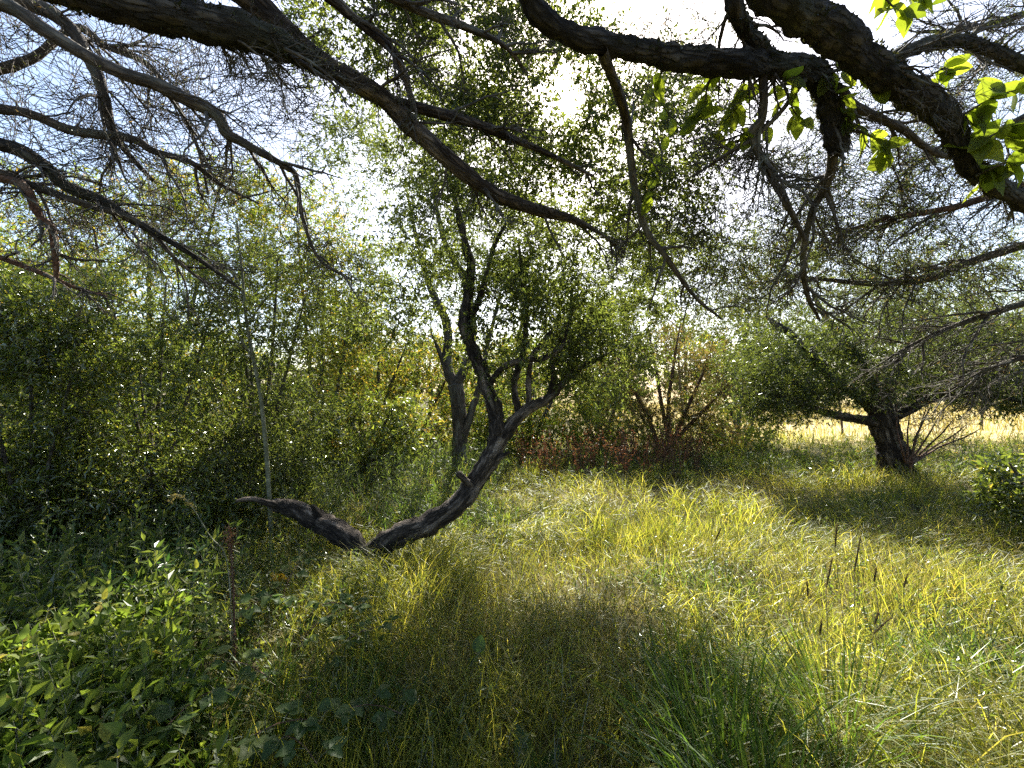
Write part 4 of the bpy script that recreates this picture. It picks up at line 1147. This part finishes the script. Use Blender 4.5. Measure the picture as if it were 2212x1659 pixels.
def bramble(px, y, n, label, tilt=0.0, size=0.075, mats=bram):
    root = thing('bramble', label, 'bramble', spot(px, y), 'bramble sprays in the grass')
    az = random.uniform(0, 6.28)
    hd = np.array([math.cos(az), math.sin(az), 0])
    P = [np.zeros(3)]
    el = 1.2
    for k in range(6):
        P.append(P[-1] + (hd * math.cos(el) + np.array([0, 0, math.sin(el)])) * 0.085)
        el -= 0.28
    P = np.array(P)
    link('stem', stem_mesh('stem', P, 0.0035, BARK_RED), root)
    for k in range(n):
        t = 0.25 + 0.75 * k / max(1, n - 1)
        p, tan = pick(P[None], np.array([min(t, 0.99)]))
        a_ = az + (1.2 if k % 2 else -1.2) + random.gauss(0, 0.4)
        pd = np.array([math.cos(a_), math.sin(a_), random.uniform(0.1, 0.5)])
        q = p[0] + unit(pd) * 0.05
        lf = link('leaf_stalk', stem_mesh('leaf_stalk', np.array([p[0], (p[0] + q) / 2 + [0, 0, .004], q]), 0.0014, TWIG_PALE, 3), root)
        for da in (-1.15, 0, 1.15):
            b_ = a_ + da
            put_leaf(random.choice(mats), lf, q, (math.cos(b_), math.sin(b_), random.uniform(-0.15, 0.2)), (random.gauss(0, .2), random.gauss(0, .2) - 0.1, 1), size * random.uniform(0.85, 1.15) * (1.15 if da == 0 else 0.95), 'leaflet')
for px_, y_, lab in [(540, 2.15, 'bramble spray with pale sunlit leaflets at the foot of the red-brown stalk'), (620, 2.2, 'dark bramble spray just right of the red-brown stalk'), (690, 2.35, 'dark green bramble spray where the grass begins'), (590, 1.85, 'low bramble spray near the bottom edge below the red-brown stalk'),
                     (700, 1.95, 'bramble spray with rounded leaflets in front of the bent straw stem'), (770, 1.6, 'bramble spray at the bottom edge left of the broad dock leaf'), (610, 2.9, 'dark bramble clump beneath the yellow flower head'), (660, 2.75, 'small bramble spray beside the clump beneath the yellow flower head'),
                     (480, 1.75, 'bramble spray among the sunlit leafy plants'), (640, 2.5, 'bramble spray half hidden behind the dark sprays'), (720, 1.5, 'lowest bramble spray cut by the bottom edge')]:
    bramble(px_, y_, 6, lab, size=random.uniform(0.055, 0.075))
bramble(650, 2.95, 6, 'glossy bramble clump at the foot of the yellow flower', size=0.08)

# red-brown dry dock stalk
d0 = spot(516, 2.35)
root = thing('dock_stalk', 'dry red-brown dock stalk standing among the leafy plants', 'dried plant', d0)
top = at(493, 1128, 2.5) - np.array(d0)
P = np.array([[0, 0, -0.02], top * 0.35 + [0.012, 0, 0], top * 0.7 + [0.012, 0, 0.0], top])
Ps = smooth(P, 14)
link('stem', stem_mesh('stem', Ps, 0.0065, BARK_RED), root)
a = Acc()
n = 900
t = rng.random(n) * 0.75 + 0.12
t = np.where(rng.random(n) < 0.3, rng.uniform(0.8, 0.93, n), t)
p, tan = pick(np.repeat(Ps[None], n, 0), t)
off = rng.normal(size=(n, 3)) * np.where((t > 0.78) | ((t > .3) & (t < .5)), 0.016, 0.006)[:, None]
leaf_quads(a, p + off, unit(rng.normal(size=(n, 3)) + [0, 0, -0.4]), rng.normal(size=(n, 3)), rng.uniform(0.006, 0.012, n), rng.uniform(0.005, 0.009, n))
link('seed_husks', a.mesh('seed_husks', DRYRED, False), root, kind='stuff')
# pale bent stem crossing it
d1 = spot(512, 2.42)
root = thing('bent_stem', 'pale bent stem drooping over to the left of the red-brown stalk', 'dried plant', d1)
rows = np.array([np.array([0, 0, -.02]), at(500, 1330, 2.45) - d1, at(488, 1203, 2.5) - d1, at(455, 1160, 2.52) - d1, at(425, 1110, 2.54) - d1, at(400, 1078, 2.56) - d1, at(378, 1070, 2.57) - d1, at(368, 1082, 2.57) - d1])
Ps = smooth(rows, 26)
link('stem', stem_mesh('stem', Ps, 0.0036, TWIG_PALE), root)
a = Acc()
leaves_on(a, np.repeat(Ps[None, 12:], 40, 0), 4, 0.02, 0.3)
link('withered_leaves', a.mesh('withered_leaves', STRAW, False), root, kind='stuff')

# ragwort
d2 = spot(600, 3.1)
root = thing('yellow_flower', 'small flat-topped yellow flower head above the dark bramble clump', 'flower', d2)
top = at(602, 1248, 3.15) - np.array(d2)
link('stem', stem_mesh('stem', np.array([[0, 0, -.02], top * 0.5 + [0.01, 0, 0], top - [0, 0, 0.03]]), 0.0035, TWIG_PALE), root)
disc = Acc()
for k in range(1):
    n = 12
    ang_ = np.arange(n) * 2 * math.pi / n
    dv = np.stack([np.cos(ang_), np.sin(ang_), 0.15 + 0 * ang_], 1)
    leaf_quads(disc, dv * 0.003, dv, np.repeat([[0, 0, 1.0]], n, 0), np.full(n, 0.015), np.full(n, 0.007))
    leaf_quads(disc, dv * 0.001 + [0, 0, 0.002], unit(dv + [0, 0, 0.8]), np.repeat([[0, 0, 1.0]], n, 0), np.full(n, 0.006), np.full(n, 0.004))
fl = disc.mesh('flower_head', FLOWER, False)
for k in range(22):
    o = link('flower_head', fl, root, loc=top + np.array([random.gauss(0, 0.03), random.gauss(0, 0.03), random.gauss(0, 0.008)]))
    o.rotation_euler = (random.gauss(0, .4), random.gauss(0, .4), random.uniform(0, 6))

# timothy stalks on the right
heads = [((1798, 1203), (1785, 1270), 2.2, 'tall grass stalk with the thickest dark seed head'), ((1860, 1156), (1845, 1236), 2.3, 'tall grass stalk with a long slanting seed head, farther right of the two tall ones'), ((1808, 1133), (1804, 1182), 2.4, 'tallest grass stalk with a short pale seed head'),
         ((1893, 1226), (1888, 1258), 2.35, 'grass stalk with a short upright seed head right of the slanting one'), ((1743, 1256), (1745, 1288), 2.3, 'grass stalk with a small seed head left of the thickest one'), ((1898, 1323), (1889, 1348), 2.15, 'low grass stalk with a small green seed head'),
         ((1924, 1334), (1887, 1369), 2.1, 'grass stalk with a seed head bent far to the right'), ((1775, 1338), (1771, 1372), 2.05, 'low dark-headed grass stalk beside the tuft'), ((1558, 1140), (1546, 1166), 3.0, 'lone grass stalk with a dark head at the edge of the shade'), ((1960, 1240), (1952, 1270), 2.5, 'slim grass stalk with a straw seed head in the bright grass')]
for k, (tp, bt, d, lab) in enumerate(heads):
    H1, H0 = at(*tp, d), at(*bt, d)
    bx = H0[0] + (H0[0] - H1[0]) * 2.0 + random.uniform(-.03, .03)
    by = d - 0.08
    base = np.array([bx, by, float(gz(bx, by))])
    root = thing('grass_stalk', lab, 'grass stalk', base, 'tall grass stalks with seed heads')
    A0, A1 = H0 - base, H1 - base
    Ps = smooth(np.array([[0, 0, -0.02], A0 * 0.5 + [0.015, 0, 0.0], A0, A1]), 14)
    link('stem', stem_mesh('stem', Ps[:11], 0.0022, TWIG_PALE if k % 2 else TWIG), root)
    a = Acc()
    q = np.linspace(0, 1, 9)[:, None]
    hp = A0 * (1 - q) + A1 * q
    prof = 0.0036 * np.sin(np.pi * (0.12 + 0.8 * q[:, 0])) ** 0.6
    tubes(a, hp[None], prof[None], 8)
    n = 260
    p, tan = pick(np.repeat(hp[None], n, 0), rng.random(n))
    rd = unit(rng.normal(size=(n, 3)))
    leaf_quads(a, p + rd * 0.0035, unit(rd + unit(A1 - A0) * 1.2), rd, np.full(n, 0.006), np.full(n, 0.0022))
    link('seed_head', a.mesh('seed_head', SEEDHEAD, False), root)

# broad dock leaves
dock = [leaf_mesh('leaf', HERB_DARK, 0.45, rows=9, seed=60 + k, curl=0.3) for k in range(2)]
pale_dock = [leaf_mesh('leaf', BRAMBLE, 0.8, rows=8, seed=70, curl=0.1)]
root = thing('dock_plant', 'broad green dock leaf at the bottom edge', 'plant', spot(1150, 1.75))
for dv, sz in (((-0.3, 0.5, 0.8), 0.2), ((0.6, 0.3, 0.45), 0.17), ((-0.7, 0.1, 0.4), 0.16)):
    put_leaf(dock[0], root, (0, 0, 0.02), dv, (0.1, -1, 0.35), sz)
root = thing('pale_leaf_plant', 'single pale rounded leaf catching light in the grass', 'plant', spot(1030, 2.35))
link('stem', stem_mesh('stem', np.array([[0, 0, -.02], [0, 0, .1], [0.01, -.02, .2]]), 0.0025, TWIG_PALE), root)
put_leaf(pale_dock[0], root, (0.01, -.02, .2), (0.1, 0.2, 0.6), (0, -0.6, 0.8), 0.09)
put_leaf(pale_dock[0], root, (0.0, 0, .12), (-0.6, 0.2, 0.4), (0, -0.6, 0.8), 0.06)

# green tussock where the stalks grow, straw clump in the middle
def tussock(name, label, px, y, n, h, w, mat, spread, bend=1.2):
    b = spot(px, y)
    a = Acc()
    az = rng.uniform(0, 6.28, n)
    hd = np.stack([np.cos(az), np.sin(az), 0 * az], 1)
    o = hd * (spread * np.sqrt(rng.random(n)))[:, None] + [0, 0, -0.01]
    th0 = rng.uniform(0.03, 0.3, n)
    grow_blades(a, o, hd, h * rng.uniform(0.6, 1.2, n), w * rng.uniform(0.7, 1.3, n), th0, th0 + bend * rng.uniform(0.3, 1.2, n), 6)
    return link(name, a.mesh(name, mat, False), loc=b, label=label, category='grass tuft')
tussock('grass_tussock', 'green grass tussock at the foot of the tall stalks', 1800, 1.95, 260, 0.5, 0.006, GRASS_LUSH, 0.2)
tussock('grass_tussock', 'dark lush grass tussock at bottom centre', 1560, 1.75, 260, 0.5, 0.008, GRASS_LUSH, 0.3, 1.5)
tussock('grass_tussock', 'lush grass tussock cut by the bottom edge right of centre', 1680, 1.45, 200, 0.45, 0.007, GRASS_LUSH, 0.25, 1.4)
tussock('grass_tussock', 'rounded grass hump in shade under the leaning trunk', 905, 3.55, 800, 0.42, 0.0042, GRASS, 0.5, 2.4)
tussock('straw_clump', 'small clump of dry straw lit in the dark grass', 962, 2.25, 110, 0.3, 0.004, STRAW, 0.1, 1.9)

# dry reddish weeds before the russet bush
for k in range(46):
    y_ = random.uniform(7.5, 8.8)
    b = spot(random.uniform(1110, 1510), y_)
    root = thing('dry_weed', 'dry reddish-brown weed stalk in the belt before the russet bush', 'dried plant', b, 'dry reddish weeds before the russet bush')
    h = random.uniform(0.7, 1.15)
    n = 5
    P = np.zeros((n, 4, 3))
    P[:, 0, 2] = -0.02
    d = unit(rng.normal(size=(n, 3)) * 0.16 + [0, 0, 1])
    for q in range(1, 4):
        P[:, q] = P[:, q - 1] + d * h / 3 * rng.uniform(0.7, 1.1, (n, 1))
        d = unit(d + rng.normal(size=d.shape) * 0.1)
    a = Acc()
    tubes(a, P, np.full((n, 4), 0.005) * np.linspace(1, 0.5, 4), 3)
    link('stems', a.mesh('stems', BARK_RED), root)
    a = Acc()
    leaves_on(a, P, 18, 0.04, 0.6, t0=0.35, tri=True)
    link('seed_heads', a.mesh('seed_heads', DRYRED, False), root, kind='stuff')

# pale sapling growing up past the low stem
tree('sapling', 'slender pale sapling rising straight beside the low left stem', 'tree',
     [[(590, 1085, 4.45, 4.6), (578, 1010, 4.45, 4.4), (572, 940, 4.45, 4.2), (562, 850, 4.45, 4), (545, 765, 4.46, 3.6), (532, 690, 4.48, 3.2), (524, 600, 4.5, 2.6), (512, 480, 4.55, 2)],
      [(548, 780, 4.46, 2.5), (520, 730, 4.4, 2), (490, 690, 4.35, 1)], [(536, 700, 4.48, 2.5), (570, 650, 4.45, 2), (600, 620, 4.4, 1)], [(528, 640, 4.5, 2.5), (505, 590, 4.5, 2), (480, 560, 4.5, 1)]],
     [blob(525, 600, 4.5, 75, 110, 0.35, 34), blob(550, 760, 4.5, 75, 90, 0.35, 22)], SMALL, TWIG_PALE, 0.04, 0.4, sides=8, knob=0.05, clump_r=0.2, twigs=7, per=7)
# bare bush beside the stout trunk
root_rows = [[(1962, 1000, 7.6, 3), (1975, 960, 7.6, 2.6), (1990, 920, 7.6, 2), (2010, 880, 7.6, 1)]] + [[(1962 + k * 3, 1000, 7.6, 2.4), (1975 + k * 14, 965, 7.6 + .1 * k, 2), (1985 + k * 24, 930 + k * 4, 7.6, 1.5), (1998 + k * 30, 890 + k * 9, 7.6, 0.8)] for k in range(-2, 5)]
tree('bare_bush', 'bare twiggy bush against the field right of the stout trunk', 'shrub', root_rows, [blob(2010, 935, 7.6, 75, 55, 0.5, 40)], LIME, BARK_RED, 0.035, 0.4, sides=5, knob=0.05, clump_r=0.25, twigs=7, per=1, tw=0.004, twig_share=1.0, br=0.008)
# leafy bush at the right edge
shrub('leafy bush at the right edge below the sweeping boughs', 2240, 1130, 4.6, [(2180, 1000, 4.5), (2250, 960, 4.7), (2310, 1010, 4.7)],
      [blob(2245, 1060, 4.6, 100, 60, 0.5, 60)], WILLOW, 0.07, 0.45, name='edge_bush', clump_r=0.22, twigs=8, per=8)
